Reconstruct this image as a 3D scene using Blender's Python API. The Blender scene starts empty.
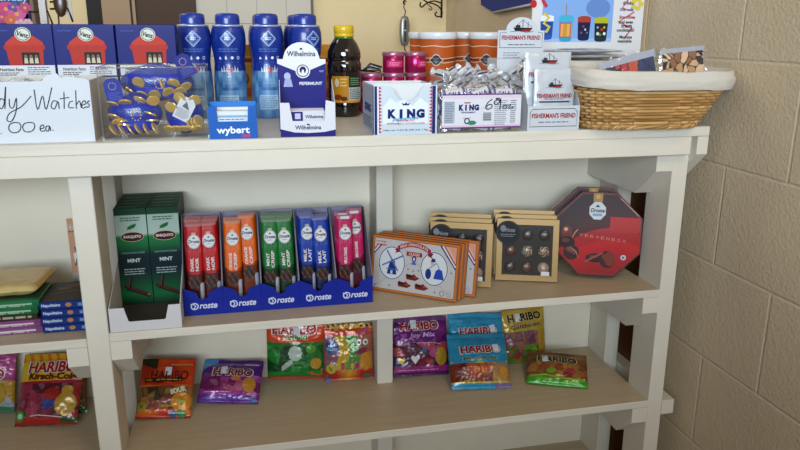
import bpy, math, random
from math import sin, cos, pi, radians
from mathutils import Vector, Matrix, noise
random.seed(7)
S = bpy.context.scene
COL = S.collection

# ------------------------------------------------------------------ camera, world, lights, exposure
CAM = Vector((0.33591483, -1.29305275, 0.18270886))
CR = Vector((0.97646139, -0.21566622, 0.0033509))
CU = Vector((0.05320156, 0.25587553, 0.96524469))
CF = Vector((0.20902809, 0.9423459, -0.26132635))
FPX = 717.78
cd = bpy.data.cameras.new('camera'); cam = bpy.data.objects.new('camera', cd); COL.objects.link(cam)
cd.sensor_width = 36; cd.lens = FPX / 800 * 36; cd.clip_start = .02
cam.matrix_world = Matrix(((CR.x, CU.x, -CF.x, CAM.x), (CR.y, CU.y, -CF.y, CAM.y), (CR.z, CU.z, -CF.z, CAM.z), (0, 0, 0, 1)))
S.camera = cam
S.view_settings.view_transform = 'Standard'; S.view_settings.look = 'None'
S.view_settings.gamma = 1; S.view_settings.use_curve_mapping = False
S.view_settings.exposure = 0.0
world = bpy.data.worlds.new('room_air'); S.world = world; world.use_nodes = True
wb = world.node_tree.nodes['Background']; wb.inputs[0].default_value = (1.0, .90, .75, 1); wb.inputs[1].default_value = .27

def area(name, loc, target, sx, sy, power, col, spread=180):
    l = bpy.data.lights.new(name, 'AREA'); l.shape = 'RECTANGLE'; l.size = sx; l.size_y = sy
    l.energy = power; l.color = col; l.spread = math.radians(spread)
    o = bpy.data.objects.new(name, l); COL.objects.link(o); o.location = loc
    o.rotation_euler = (Vector(target) - Vector(loc)).to_track_quat('-Z', 'Y').to_euler()
    return o
area('window_daylight', (-.25, -3.15, .70), (.50, .3, 1.40), 1.8, 1.0, 45, (.74, .89, 1.0), 80)
area('ceiling_light', (1.15, -1.5, 1.35), (1.0, .4, .0), 1.0, .6, 15, (1.0, .80, .55))
area('back_corner_fill', (-.7, .8, 1.35), (1.25, 1.7, .2), .9, .6, 9, (1.0, .90, .74))  # added fill, brightens the back wall and rear of the side wall

def ray(px, py): return CF + CR * ((px - 400) / FPX) + CU * ((225 - py) / FPX)
def Yp(px, py, y): d = ray(px, py); return CAM + d * ((y - CAM.y) / d.y)
def Zp(px, py, z): d = ray(px, py); return CAM + d * ((z - CAM.z) / d.z)
def Xp(px, py, x): d = ray(px, py); return CAM + d * ((x - CAM.x) / d.x)

# ------------------------------------------------------------------ materials
def lin(h):
    h = h.lstrip('#'); h = h if len(h) == 6 else 'ffffff'; r = []
    for i in (0, 2, 4):
        c = int(h[i:i+2], 16) / 255
        r.append(c / 12.92 if c <= .04045 else ((c + .055) / 1.055) ** 2.4)
    return tuple(r)
LC = {}
def L(c):
    if isinstance(c, str):
        if c not in LC: LC[c] = lin(c)
        return LC[c]
    return c
def mix(a, b, t):
    a = L(a); b = L(b); return tuple(a[i] * (1 - t) + b[i] * t for i in range(3))

def newmat(name):
    m = bpy.data.materials.new(name); m.use_nodes = True
    nt = m.node_tree; return m, nt, nt.nodes['Principled BSDF']
def printed(name, rough=.5, ink=1.0, metal=0., coat=0., bump=0., bscale=60., spec=.5, var=.0):
    m, nt, b = newmat(name)
    a = nt.nodes.new('ShaderNodeAttribute'); a.attribute_name = 'Col'
    src = a.outputs['Color']
    if ink != 1.0:
        gm = nt.nodes.new('ShaderNodeGamma'); gm.inputs[1].default_value = ink; nt.links.new(src, gm.inputs[0]); src = gm.outputs[0]
    if var:
        n = nt.nodes.new('ShaderNodeTexNoise'); n.inputs['Scale'].default_value = 14; n.inputs['Detail'].default_value = 4
        tc = nt.nodes.new('ShaderNodeTexCoord'); nt.links.new(tc.outputs['Object'], n.inputs['Vector'])
        hs = nt.nodes.new('ShaderNodeHueSaturation'); nt.links.new(src, hs.inputs['Color'])
        mr = nt.nodes.new('ShaderNodeMapRange'); mr.inputs['To Min'].default_value = 1 - var; mr.inputs['To Max'].default_value = 1 + var
        nt.links.new(n.outputs['Fac'], mr.inputs['Value']); nt.links.new(mr.outputs[0], hs.inputs['Value']); src = hs.outputs['Color']
    nt.links.new(src, b.inputs['Base Color'])
    b.inputs['Roughness'].default_value = rough; b.inputs['Metallic'].default_value = metal
    b.inputs['Coat Weight'].default_value = coat; b.inputs['Coat Roughness'].default_value = .08
    b.inputs['Specular IOR Level'].default_value = spec
    if bump:
        n = nt.nodes.new('ShaderNodeTexNoise'); n.inputs['Scale'].default_value = bscale; n.inputs['Detail'].default_value = 5
        tc = nt.nodes.new('ShaderNodeTexCoord'); nt.links.new(tc.outputs['Object'], n.inputs['Vector'])
        bp = nt.nodes.new('ShaderNodeBump'); bp.inputs['Strength'].default_value = bump; bp.inputs['Distance'].default_value = .004
        nt.links.new(n.outputs['Fac'], bp.inputs['Height']); nt.links.new(bp.outputs[0], b.inputs['Normal'])
    return m
def clear(name, fac=.10, tint=(1, 1, 1), rough=.08, bump=.0, bscale=40):
    m, nt, b = newmat(name)
    out = nt.nodes['Material Output']
    t = nt.nodes.new('ShaderNodeBsdfTransparent'); t.inputs[0].default_value = (*tint, 1)
    g = nt.nodes.new('ShaderNodeBsdfGlossy'); g.inputs['Roughness'].default_value = rough; g.inputs[0].default_value = (.95, .97, 1, 1)
    lw = nt.nodes.new('ShaderNodeLayerWeight'); lw.inputs['Blend'].default_value = .25
    ma = nt.nodes.new('ShaderNodeMath'); ma.operation = 'MULTIPLY_ADD'; ma.inputs[1].default_value = .3; ma.inputs[2].default_value = fac
    nt.links.new(lw.outputs['Facing'], ma.inputs[0])
    mx = nt.nodes.new('ShaderNodeMixShader'); nt.links.new(ma.outputs[0], mx.inputs[0])
    nt.links.new(t.outputs[0], mx.inputs[1]); nt.links.new(g.outputs[0], mx.inputs[2]); nt.links.new(mx.outputs[0], out.inputs['Surface'])
    if bump:
        n = nt.nodes.new('ShaderNodeTexNoise'); n.inputs['Scale'].default_value = bscale
        tc = nt.nodes.new('ShaderNodeTexCoord'); nt.links.new(tc.outputs['Object'], n.inputs['Vector'])
        bp = nt.nodes.new('ShaderNodeBump'); bp.inputs['Strength'].default_value = bump; bp.inputs['Distance'].default_value = .01
        nt.links.new(n.outputs['Fac'], bp.inputs['Height']); nt.links.new(bp.outputs[0], g.inputs['Normal'])
    return m
CARD = printed('printed_cardboard', .5, ink=1.25, coat=.03, spec=.2)
MATT = printed('matt_paper', .75, var=.03)
FOIL = printed('glossy_foil_film', .30, ink=1.12, metal=.12, coat=.35, bump=.25, bscale=55)
PLAST = printed('smooth_plastic', .32, ink=1.2, coat=.2)
BARF = printed('satin_bar_wrapper', .42, ink=1.25, coat=.03, spec=.2, bump=.15, bscale=60)
COIN = printed('gold_foil_coin', .25, metal=.6, coat=.2)
METAL = printed('polished_metal', .3, metal=.55)
GOLDM = printed('satin_gold_card', .38, metal=.35)
WOODP = printed('painted_wood', .5, bump=.10, bscale=30, var=.05)
CLOTH = printed('cotton_cloth', .9, bump=.25, bscale=160, var=.05)
WICK = printed('woven_willow', .5, coat=.2, var=.25)
IRON = printed('black_iron', .45, metal=.5)
GLASSD = printed('dark_bottle_glass', .08, coat=.8)
CLEAR = clear('clear_plastic', .03)
FILM = clear('clear_film', .06, rough=.14, bump=.6, bscale=45)
NET = printed('blue_net_film', .25, coat=.5, bump=.5, bscale=60)
NET.node_tree.nodes['Principled BSDF'].inputs['Alpha'].default_value = .55

def plaster(name, col, bump, scale, var=.06):
    m, nt, b = newmat(name)
    tc = nt.nodes.new('ShaderNodeTexCoord'); n = nt.nodes.new('ShaderNodeTexNoise')
    n.inputs['Scale'].default_value = scale; n.inputs['Detail'].default_value = 6
    nt.links.new(tc.outputs['Object'], n.inputs['Vector'])
    cr = nt.nodes.new('ShaderNodeValToRGB'); c = lin(col)
    cr.color_ramp.elements[0].position = .3; cr.color_ramp.elements[1].position = .7
    cr.color_ramp.elements[0].color = (*[x * (1 - var) for x in c], 1); cr.color_ramp.elements[1].color = (*[min(1, x * (1 + var)) for x in c], 1)
    n2 = nt.nodes.new('ShaderNodeTexNoise'); n2.inputs['Scale'].default_value = 3
    nt.links.new(tc.outputs['Object'], n2.inputs['Vector']); nt.links.new(n2.outputs['Fac'], cr.inputs[0])
    nt.links.new(cr.outputs[0], b.inputs['Base Color']); b.inputs['Roughness'].default_value = .75
    bp = nt.nodes.new('ShaderNodeBump'); bp.inputs['Strength'].default_value = bump; bp.inputs['Distance'].default_value = .004
    nt.links.new(n.outputs['Fac'], bp.inputs['Height']); nt.links.new(bp.outputs[0], b.inputs['Normal'])
    return m, nt, b, tc, cr, bp
def shelf_wood():
    m, nt, b = newmat('worn_shelf_wood')
    tc = nt.nodes.new('ShaderNodeTexCoord'); mp = nt.nodes.new('ShaderNodeMapping'); mp.inputs['Scale'].default_value = (2.2, 30, 30)
    n = nt.nodes.new('ShaderNodeTexNoise'); n.inputs['Scale'].default_value = 3; n.inputs['Detail'].default_value = 6
    a = nt.nodes.new('ShaderNodeAttribute'); a.attribute_name = 'Col'
    hs = nt.nodes.new('ShaderNodeHueSaturation'); mr = nt.nodes.new('ShaderNodeMapRange')
    mr.inputs['To Min'].default_value = .82; mr.inputs['To Max'].default_value = 1.15
    nt.links.new(tc.outputs['Object'], mp.inputs[0]); nt.links.new(mp.outputs[0], n.inputs['Vector'])
    nt.links.new(n.outputs['Fac'], mr.inputs['Value']); nt.links.new(mr.outputs[0], hs.inputs['Value']); nt.links.new(a.outputs['Color'], hs.inputs['Color'])
    nt.links.new(hs.outputs[0], b.inputs['Base Color']); b.inputs['Roughness'].default_value = .42
    bp = nt.nodes.new('ShaderNodeBump'); bp.inputs['Strength'].default_value = .12; bp.inputs['Distance'].default_value = .003
    nt.links.new(n.outputs['Fac'], bp.inputs['Height']); nt.links.new(bp.outputs[0], b.inputs['Normal'])
    return m
SHELFW = shelf_wood()

# ------------------------------------------------------------------ mesh builder
GLY = {}
def glyphs(s, bold, shear):
    k = (s, bold, shear)
    if k in GLY: return GLY[k]
    cu = bpy.data.curves.new('t', 'FONT'); cu.body = s; cu.size = 1; cu.offset = bold; cu.shear = shear; cu.resolution_u = 3
    cu.dimensions = '2D'; cu.fill_mode = 'FRONT'
    ob = bpy.data.objects.new('t', cu); COL.objects.link(ob)
    me = ob.evaluated_get(bpy.context.evaluated_depsgraph_get()).to_mesh()
    v = [(q.co.x, q.co.y) for q in me.vertices]; f = [tuple(p.vertices) for p in me.polygons]
    bpy.data.objects.remove(ob); bpy.data.curves.remove(cu)
    xs = [q[0] for q in v]; ys = [q[1] for q in v]
    x0, x1, y0, y1 = min(xs), max(xs), min(ys), max(ys)
    v = [((q[0] - x0) / (x1 - x0), (q[1] - y0) / (y1 - y0)) for q in v]
    GLY[k] = (v, f); return GLY[k]

def flat(o, ux, uy):
    o = Vector(o); ux = Vector(ux).normalized(); uy = Vector(uy).normalized(); n = ux.cross(uy)
    return lambda u, v, h=0: o + ux * u + uy * v + n * h

class MB:
    def __init__(self): self.v = []; self.f = []; self.c = []; self.s = []; self.n = 0
    def add(self, vs, fs, col, smooth=False):
        k = len(self.v); self.v.extend(Vector(p) for p in vs)
        for i, f in enumerate(fs):
            self.f.append([k + j for j in f]); self.c.append(L(col[i]) if isinstance(col, list) else L(col)); self.s.append(smooth)
        return self
    def box(self, x0, x1, y0, y1, z0, z1, col, top=None, front=None, side=None, bottom=None):
        vs = [(x, y, z) for z in (z0, z1) for y in (y0, y1) for x in (x0, x1)]
        fs = [(0, 2, 3, 1), (4, 5, 7, 6), (0, 1, 5, 4), (2, 6, 7, 3), (0, 4, 6, 2), (1, 3, 7, 5)]
        return self.add(vs, fs, [bottom or col, top or col, front or col, col, side or col, side or col])
    def bevbox(self, x0, x1, y0, y1, z0, z1, b, col):
        # box with chamfered edges
        vs = []; idx = {}
        for i, sx in enumerate((0, 1)):
            for j, sy in enumerate((0, 1)):
                for k, sz in enumerate((0, 1)):
                    X = (x0, x1)[sx]; Y = (y0, y1)[sy]; Z = (z0, z1)[sz]
                    dx = b if sx == 0 else -b; dy = b if sy == 0 else -b; dz = b if sz == 0 else -b
                    idx[(sx, sy, sz)] = len(vs)
                    vs += [(X, Y + dy, Z + dz), (X + dx, Y, Z + dz), (X + dx, Y + dy, Z)]
        I = lambda a, t: idx[a] + t
        fs = []
        for t, order in ((0, [(0,0),(0,1),(1,1),(1,0)]), (1, [(0,0),(0,1),(1,1),(1,0)]), (2, [(0,0),(0,1),(1,1),(1,0)])):
            for sd in (0, 1):
                q = []
                for a, c in order:
                    key = [a, c]; key.insert(t, sd); q.append(I(tuple(key), t))
                fs.append(q)
        for ax in range(3):
            o = [i for i in range(3) if i != ax]
            for a in (0, 1):
                for c in (0, 1):
                    k0 = [0, 0, 0]; k0[o[0]] = a; k0[o[1]] = c; k1 = list(k0); k1[ax] = 1
                    fs.append([I(tuple(k0), o[0]), I(tuple(k1), o[0]), I(tuple(k1), o[1]), I(tuple(k0), o[1])])
        for k in idx: fs.append([I(k, 0), I(k, 1), I(k, 2)])
        return self.add(vs, fs, col)
    def prism(self, pts, vec, col, side=None):
        n = len(pts); vec = Vector(vec); a = [Vector(p) for p in pts]; b = [p + vec for p in a]
        fs = [list(range(n))[::-1], list(range(n, 2 * n))] + [(i, (i + 1) % n, n + (i + 1) % n, n + i) for i in range(n)]
        return self.add(a + b, fs, [col, col] + [side or col] * n)
    def grid(self, fn, nu, nv, col, smooth=True, cu=False):
        vs = []; fs = []; cs = []
        W = nu if cu else nu + 1
        for j in range(nv + 1):
            for i in range(W): vs.append(fn(i / nu, j / nv))
        for j in range(nv):
            for i in range(nu):
                i2 = (i + 1) % W if cu else i + 1
                fs.append((j * W + i, j * W + i2, (j + 1) * W + i2, (j + 1) * W + i))
                cs.append(col((i + .5) / nu, (j + .5) / nv) if callable(col) else col)
        return self.add(vs, fs, cs, smooth)
    def lathe(self, prof, n, col, c=(0, 0, 0), ax=None, smooth=True, sub=1):
        # prof: list of (r, z); closed with end caps when r=0
        if sub > 1:
            q = []
            for a, b in zip(prof, prof[1:]):
                for k in range(sub): q.append((a[0] + (b[0] - a[0]) * k / sub, a[1] + (b[1] - a[1]) * k / sub))
            prof = q + [prof[-1]]
        m = len(prof) - 1
        def fn(u, v):
            r, z = prof[round(v * m)]; a = -pi / 2 + u * 2 * pi
            p = Vector((r * cos(a), r * sin(a), z))
            if ax is not None: p = ax @ p
            return Vector(c) + p
        return self.grid(fn, n, m, col, smooth, True)
    def tube(self, pts, r, n, col, closed=False, caps=True):
        pts = [Vector(p) for p in pts]; m = len(pts); rings = []
        up = Vector((0, 0, 1)); prev = None
        for i in range(m):
            if closed: t = pts[(i + 1) % m] - pts[i - 1]
            else: t = pts[min(i + 1, m - 1)] - pts[max(i - 1, 0)]
            t = t.normalized() if t.length > 1e-9 else Vector((0, 0, 1))
            if prev is None: a = t.orthogonal().normalized()
            else:
                a = prev - t * prev.dot(t); a = a.normalized() if a.length > 1e-6 else t.orthogonal().normalized()
            prev = a; b = t.cross(a); rr = r(i / max(1, m - 1)) if callable(r) else r
            rings.append([pts[i] + (a * cos(2 * pi * k / n) + b * sin(2 * pi * k / n)) * rr for k in range(n)])
        vs = [p for g in rings for p in g]; fs = []
        for i in range(m if closed else m - 1):
            j = (i + 1) % m
            for k in range(n): fs.append((i * n + k, i * n + (k + 1) % n, j * n + (k + 1) % n, j * n + k))
        if caps and not closed: fs += [list(range(n))[::-1], [(m - 1) * n + k for k in range(n)]]
        return self.add(vs, fs, col, True)
    def ball(self, c, rx, ry, rz, col, n=10, m=6):
        return self.grid(lambda u, v: Vector(c) + Vector((rx * cos(2*pi*u) * sin(pi * v), ry * sin(2*pi*u) * sin(pi * v), -rz * cos(pi * v))), n, m, col, True, True)
    # printed marks on a mapped surface fn(u, v, h); each mark sits a hair above the one before
    def lay(self, ly): self.n = (self.n + 1) % 60; return ly * .0002 + self.n * 3e-6
    def rect(self, fn, u0, v0, u1, v1, col, ly=1, nu=1, nv=1):
        h = self.lay(ly)
        return self.grid(lambda a, b: fn(u0 + (u1 - u0) * a, v0 + (v1 - v0) * b, h), nu, nv, col, False)
    def pol(self, fn, pts, col, ly=1):
        h = self.lay(ly)
        return self.add([fn(p[0], p[1], h) for p in pts], [list(range(len(pts)))], col)
    def ell(self, fn, cu, cv, ru, rv, col, ly=2, n=20):
        h = self.lay(ly)
        vs = [fn(cu, cv, h)] + [fn(cu + ru * cos(2*pi*k/n), cv + rv * sin(2*pi*k/n), h) for k in range(n)]
        return self.add(vs, [(0, 1 + k, 1 + (k + 1) % n) for k in range(n)], col)
    def ring(self, fn, cu, cv, ru, rv, w, col, ly=2, n=24):
        return self.stroke(fn, [(cu + ru * cos(2*pi*k/n), cv + rv * sin(2*pi*k/n)) for k in range(n + 1)], w, col, ly)
    def stroke(self, fn, pts, w, col, ly=3):
        h = self.lay(ly); vs = []; m = len(pts)
        for i in range(m):
            a = pts[max(i - 1, 0)]; b = pts[min(i + 1, m - 1)]
            if i == 0 and m > 2 and pts[0] == pts[-1]: a = pts[-2]
            if i == m - 1 and m > 2 and pts[0] == pts[-1]: b = pts[1]
            dx, dy = b[0] - a[0], b[1] - a[1]; l = math.hypot(dx, dy) or 1
            nx, ny = -dy / l * w / 2, dx / l * w / 2
            vs += [fn(pts[i][0] - nx, pts[i][1] - ny, h), fn(pts[i][0] + nx, pts[i][1] + ny, h)]
        return self.add(vs, [(2*i, 2*i+2, 2*i+3, 2*i+1) for i in range(m - 1)], col)
    def text(self, fn, s, cu, cv, w, hh, col, ly=3, bold=.02, shear=0., rot=0.):
        v, f = glyphs(s, bold, shear); h = self.lay(ly); cr, sr = cos(rot), sin(rot); vs = []
        for a, b in v:
            x = (a - .5) * w; y = (b - .5) * hh
            vs.append(fn(cu + x * cr - y * sr, cv + x * sr + y * cr, h))
        return self.add(vs, f, col)
    def lines(self, fn, u0, v0, u1, v1, n, col, ly=2, fill=.45, jag=.25, seed=1):
        # small print: rows of short dashes
        rn = random.Random(seed); dv = (v1 - v0) / n
        for k in range(n):
            v = v1 - dv * (k + .5); u = u0; end = u1 - (u1 - u0) * jag * rn.random()
            while u < end:
                l = min(end - u, (u1 - u0) * rn.uniform(.08, .22)); self.rect(fn, u, v - dv * fill / 2, u + l, v + dv * fill / 2, col, ly); u += l + (u1 - u0) * .03
        return self
    def build(self, name, mat, parent=None, M=None, ry=0):
        me = bpy.data.meshes.new(name); me.from_pydata([tuple(p) for p in self.v], [], self.f)
        at = me.color_attributes.new('Col', 'FLOAT_COLOR', 'CORNER'); buf = []
        for f, c in zip(self.f, self.c): buf.extend((c[0], c[1], c[2], 1.0) * len(f))
        at.data.foreach_set('color', buf)
        me.polygons.foreach_set('use_smooth', self.s); me.materials.append(mat); me.update()
        o = bpy.data.objects.new(name, me); COL.objects.link(o)
        if parent: o.parent = parent
        if M is not None: o.matrix_world = M if isinstance(M, Matrix) else Matrix.Translation(M)
        return o
def tag(o, label=None, cat=None, group=None, kind=None):
    if label: o['label'] = label
    if cat: o['category'] = cat
    if group: o['group'] = group
    if kind: o['kind'] = kind
    return o
def thing(name, label, cat, M=(0, 0, 0), group=None):
    o = bpy.data.objects.new(name, None); COL.objects.link(o); o.empty_display_size = .02
    o.matrix_world = M if isinstance(M, Matrix) else Matrix.Translation(M)
    return tag(o, label, cat, group)
def dup(root, M, label=None, group=None):
    r = root.copy(); COL.objects.link(r); r.matrix_world = M if isinstance(M, Matrix) else Matrix.Translation(M)
    if label: r['label'] = label
    if group: r['group'] = group
    for ch in list(root.children):
        c = ch.copy(); COL.objects.link(c); c.parent = r
        for g in list(ch.children):
            d = g.copy(); COL.objects.link(d); d.parent = c
    return r
def frame(o, ux, uy):
    # matrix whose local x runs along ux, local z along uy (made square), local y away from the viewer
    ux = Vector(ux).normalized(); uy = Vector(uy); uy = (uy - ux * uy.dot(ux)).normalized(); n = ux.cross(uy)
    y = -n
    return Matrix(((ux.x, y.x, uy.x, o[0]), (ux.y, y.y, uy.y, o[1]), (ux.z, y.z, uy.z, o[2]), (0, 0, 0, 1)))
def rz(loc, a): return Matrix.Translation(loc) @ Matrix.Rotation(a, 4, 'Z')
def FY(y, x0=0, z0=0):   # print frame on a face that looks towards -y
    return flat((x0, y, z0), (1, 0, 0), (0, 0, 1))

# ------------------------------------------------------------------ key dimensions (metres; top of the shelf is z = 0)
DP = .2947; ZM = -.351; ZL = -.6148; ZM2 = -.3578; ZL2 = -.622; ZB = -.892
XL1, XL2, XR1, XR2 = .0424, .0810, 1.1939, 1.2289
XW = 1.276; YB = 1.99; FLOOR = -1.22
PY = DP - .089
# ------------------------------------------------------------------ the room
def struct(name, mb, mat): return tag(mb.build(name, mat), kind='structure')
bm_, nt, b, tc, cr, bp = plaster('block_wall_paint', '#c6b59a', .55, 150, .05)
# block joints on the side wall: running bond in the wall's own plane (y, z)
sx = nt.nodes.new('ShaderNodeSeparateXYZ'); nt.links.new(tc.outputs['Object'], sx.inputs[0])
def M_(op, a, b_=None, c=None):
    n = nt.nodes.new('ShaderNodeMath'); n.operation = op
    for i, q in enumerate((a, b_, c)):
        if q is None: continue
        if isinstance(q, (int, float)): n.inputs[i].default_value = q
        else: nt.links.new(q, n.inputs[i])
    return n.outputs[0]
zz = M_('DIVIDE', M_('ADD', sx.outputs['Z'], 20.6 - .129), .206)
row = M_('FLOOR', zz); fz = M_('FRACT', zz)
par = M_('MODULO', row, 2.0)
yy = M_('DIVIDE', M_('ADD', sx.outputs['Y'], 34.054), .34)
fy = M_('FRACT', M_('ADD', yy, M_('MULTIPLY', par, .5)))
dz = M_('MULTIPLY', M_('MINIMUM', fz, M_('SUBTRACT', 1.0, fz)), .206)
dy = M_('MULTIPLY', M_('MINIMUM', fy, M_('SUBTRACT', 1.0, fy)), .34)
d = M_('MINIMUM', dz, dy)
mr = nt.nodes.new('ShaderNodeMapRange'); mr.inputs['From Min'].default_value = .0008; mr.inputs['From Max'].default_value = .0045
mr.interpolation_type = 'SMOOTHSTEP'; nt.links.new(d, mr.inputs['Value'])
bp2 = nt.nodes.new('ShaderNodeBump'); bp2.inputs['Strength'].default_value = .55; bp2.inputs['Distance'].default_value = .003
nt.links.new(mr.outputs[0], bp2.inputs['Height']); nt.links.new(bp.outputs[0], bp2.inputs['Normal']); nt.links.new(bp2.outputs[0], b.inputs['Normal'])
mx = nt.nodes.new('ShaderNodeMix'); mx.data_type = 'RGBA'; mx.inputs[6].default_value = (*lin('#cbbca3'), 1)
nt.links.new(mr.outputs[0], mx.inputs[0]); nt.links.new(cr.outputs[0], mx.inputs[7]); nt.links.new(mx.outputs[2], b.inputs['Base Color'])
BLOCK = bm_
PLAS = plaster('cream_plaster', '#e4cfa4', .15, 60, .03)[0]
FLOORM = plaster('floor_vinyl', '#86705a', .05, 20, .08)[0]
struct('wall_right', MB().box(XW, XW + .15, -3.4, YB + .15, FLOOR, 1.5, '#ffffff'), BLOCK)
struct('wall_back', MB().box(-3.2, XW, YB, YB + .15, FLOOR, 1.5, '#ffffff'), PLAS)
struct('floor', MB().box(-3.2, XW + .15, -3.4, YB + .15, FLOOR - .05, FLOOR, '#ffffff'), FLOORM)

# pale tiled panel, brown door and frame on the back wall
t = MB(); a = Yp(196, 0, YB); c = Yp(311, 0, YB)
t.box(a.x, c.x - .004, YB - .02, YB, -.6, .75, '#cbc6bb')
f = FY(YB - .02)
for k in range(1, 11): t.rect(f, a.x, -.6 + k * .135 - .002, c.x - .004, -.6 + k * .135 + .002, '#9b978f')
for k in range(1, 4): t.rect(f, a.x + k * .125 - .0015, -.6, a.x + k * .125 + .0015, .75, '#a39f97')
struct('trim_1', t, MATT)
struct('trim_2', MB().box(c.x - .004, c.x + .006, YB - .026, YB, -.6, .75, '#6b6459'), MATT)
d0 = Yp(136, 0, YB); dm = Yp(103, 0, YB)
struct('door_1', MB().box(d0.x, a.x - .002, YB - .035, YB, FLOOR, .85, '#48352b'), MATT)
struct('door_frame_1', MB().box(dm.x, d0.x, YB - .05, YB, FLOOR, .95, '#a48a70').box(d0.x - .02, d0.x - .012, YB - .052, YB - .05, FLOOR, .95, '#2a1d14'), MATT)

# ------------------------------------------------------------------ the shelving unit
CRM = '#d8d2c6'; TAN = '#bba98e'
sh = thing('shelving_unit', 'cream painted wooden shelving unit filled with sweets and tins', 'shelf', (0, 0, FLOOR))
def sp(name, mb, mat=WOODP):
    o = mb.build(name, mat, sh); o.location.z = -FLOOR; return o
XA = -.95
XT = Yp(710.5, 128, -.022).x
sp('top_board', MB().bevbox(XA, XT, -.022, .62, -.0198, 0, .0015, CRM), SHELFW)
sp('front_rail', MB().bevbox(XA, Yp(692, 140, -.022).x, -.022, 0, -.0564, -.0200, .0015, CRM))
XF = Yp(692, 140, -.022).x
def post(x0, x1, y0, y1, z0=FLOOR, z1=-.0200): sp('post', MB().bevbox(x0, x1, y0, y1, z0, z1, .0015, CRM))
post(XL1, XL2, .0005, .089); post(XR1, XR2, .0005, .089)
post(.054, .0828, PY, DP); post(.6156, .6526, PY, DP); post(XR1, XR2, PY, DP)
for x in (.054, .6156, XR1): post(x, x + .037, .56, .60)
sp('back_panel', MB().box(XA, XR1, DP + .0005, DP + .012, FLOOR + .05, -.0200, '#e6ddca'))
def board(x0, x1, z, th=.0167):
    m = MB().bevbox(x0, x1, .0003, DP, z - th, z, .001, CRM)
    # worn brownish top face

    for i, fc in enumerate(m.f):
        if len(fc) == 4 and all(abs(m.v[k].z - z) < 1e-6 for k in fc): m.c[i] = L(TAN)
    sp('shelf_board', m, SHELFW)
for z in (ZM, ZL, ZB): board(XL2 + .0003, XR1 - .0003, z)
for z in (ZM2, ZL2, ZB): board(XA, XL1 - .0003, z)
def rail(x0, x1, ztop, y1=DP, fh=.036, full=.088, ch=.06, y0=.001):
    pr = [(x0, y0, ztop), (x0, y1, ztop), (x0, y1, ztop - full), (x0, y0 + ch, ztop - full), (x0, y0, ztop - fh)]
    sp('side_rail', MB().prism(pr, (x1 - x0, 0, 0), CRM))
tM = .0169
rail(XR1 - .037, XR1 - .0004, -.0569 - .0, full=.096, ch=.072)
rail(XR2 + .0004, XT - .001, -.0202, fh=.036, full=.10, ch=.07, y0=-.021)
for z in (ZM, ZL): rail(XR1 - .037, XR1 - .0004, z - tM)
for z in (ZM, ZL): rail(XL2 + .0004, XL2 + .037, z - tM)
for z in (ZM2, ZL2): rail(XL1 - .036, XL1 - .0004, z - tM)
rail(XR2 + .0004, XR2 + .03, ZL - .004, fh=.034, full=.07, ch=.05)
t = MB()
t.box(XW - .016, XW - .001, .13, .36, FLOOR, -.125, '#6b4128')
tag(t.build('wooden_plank', PLAST), 'dark brown wooden plank against block wall behind shelf post', 'plank')



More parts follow.
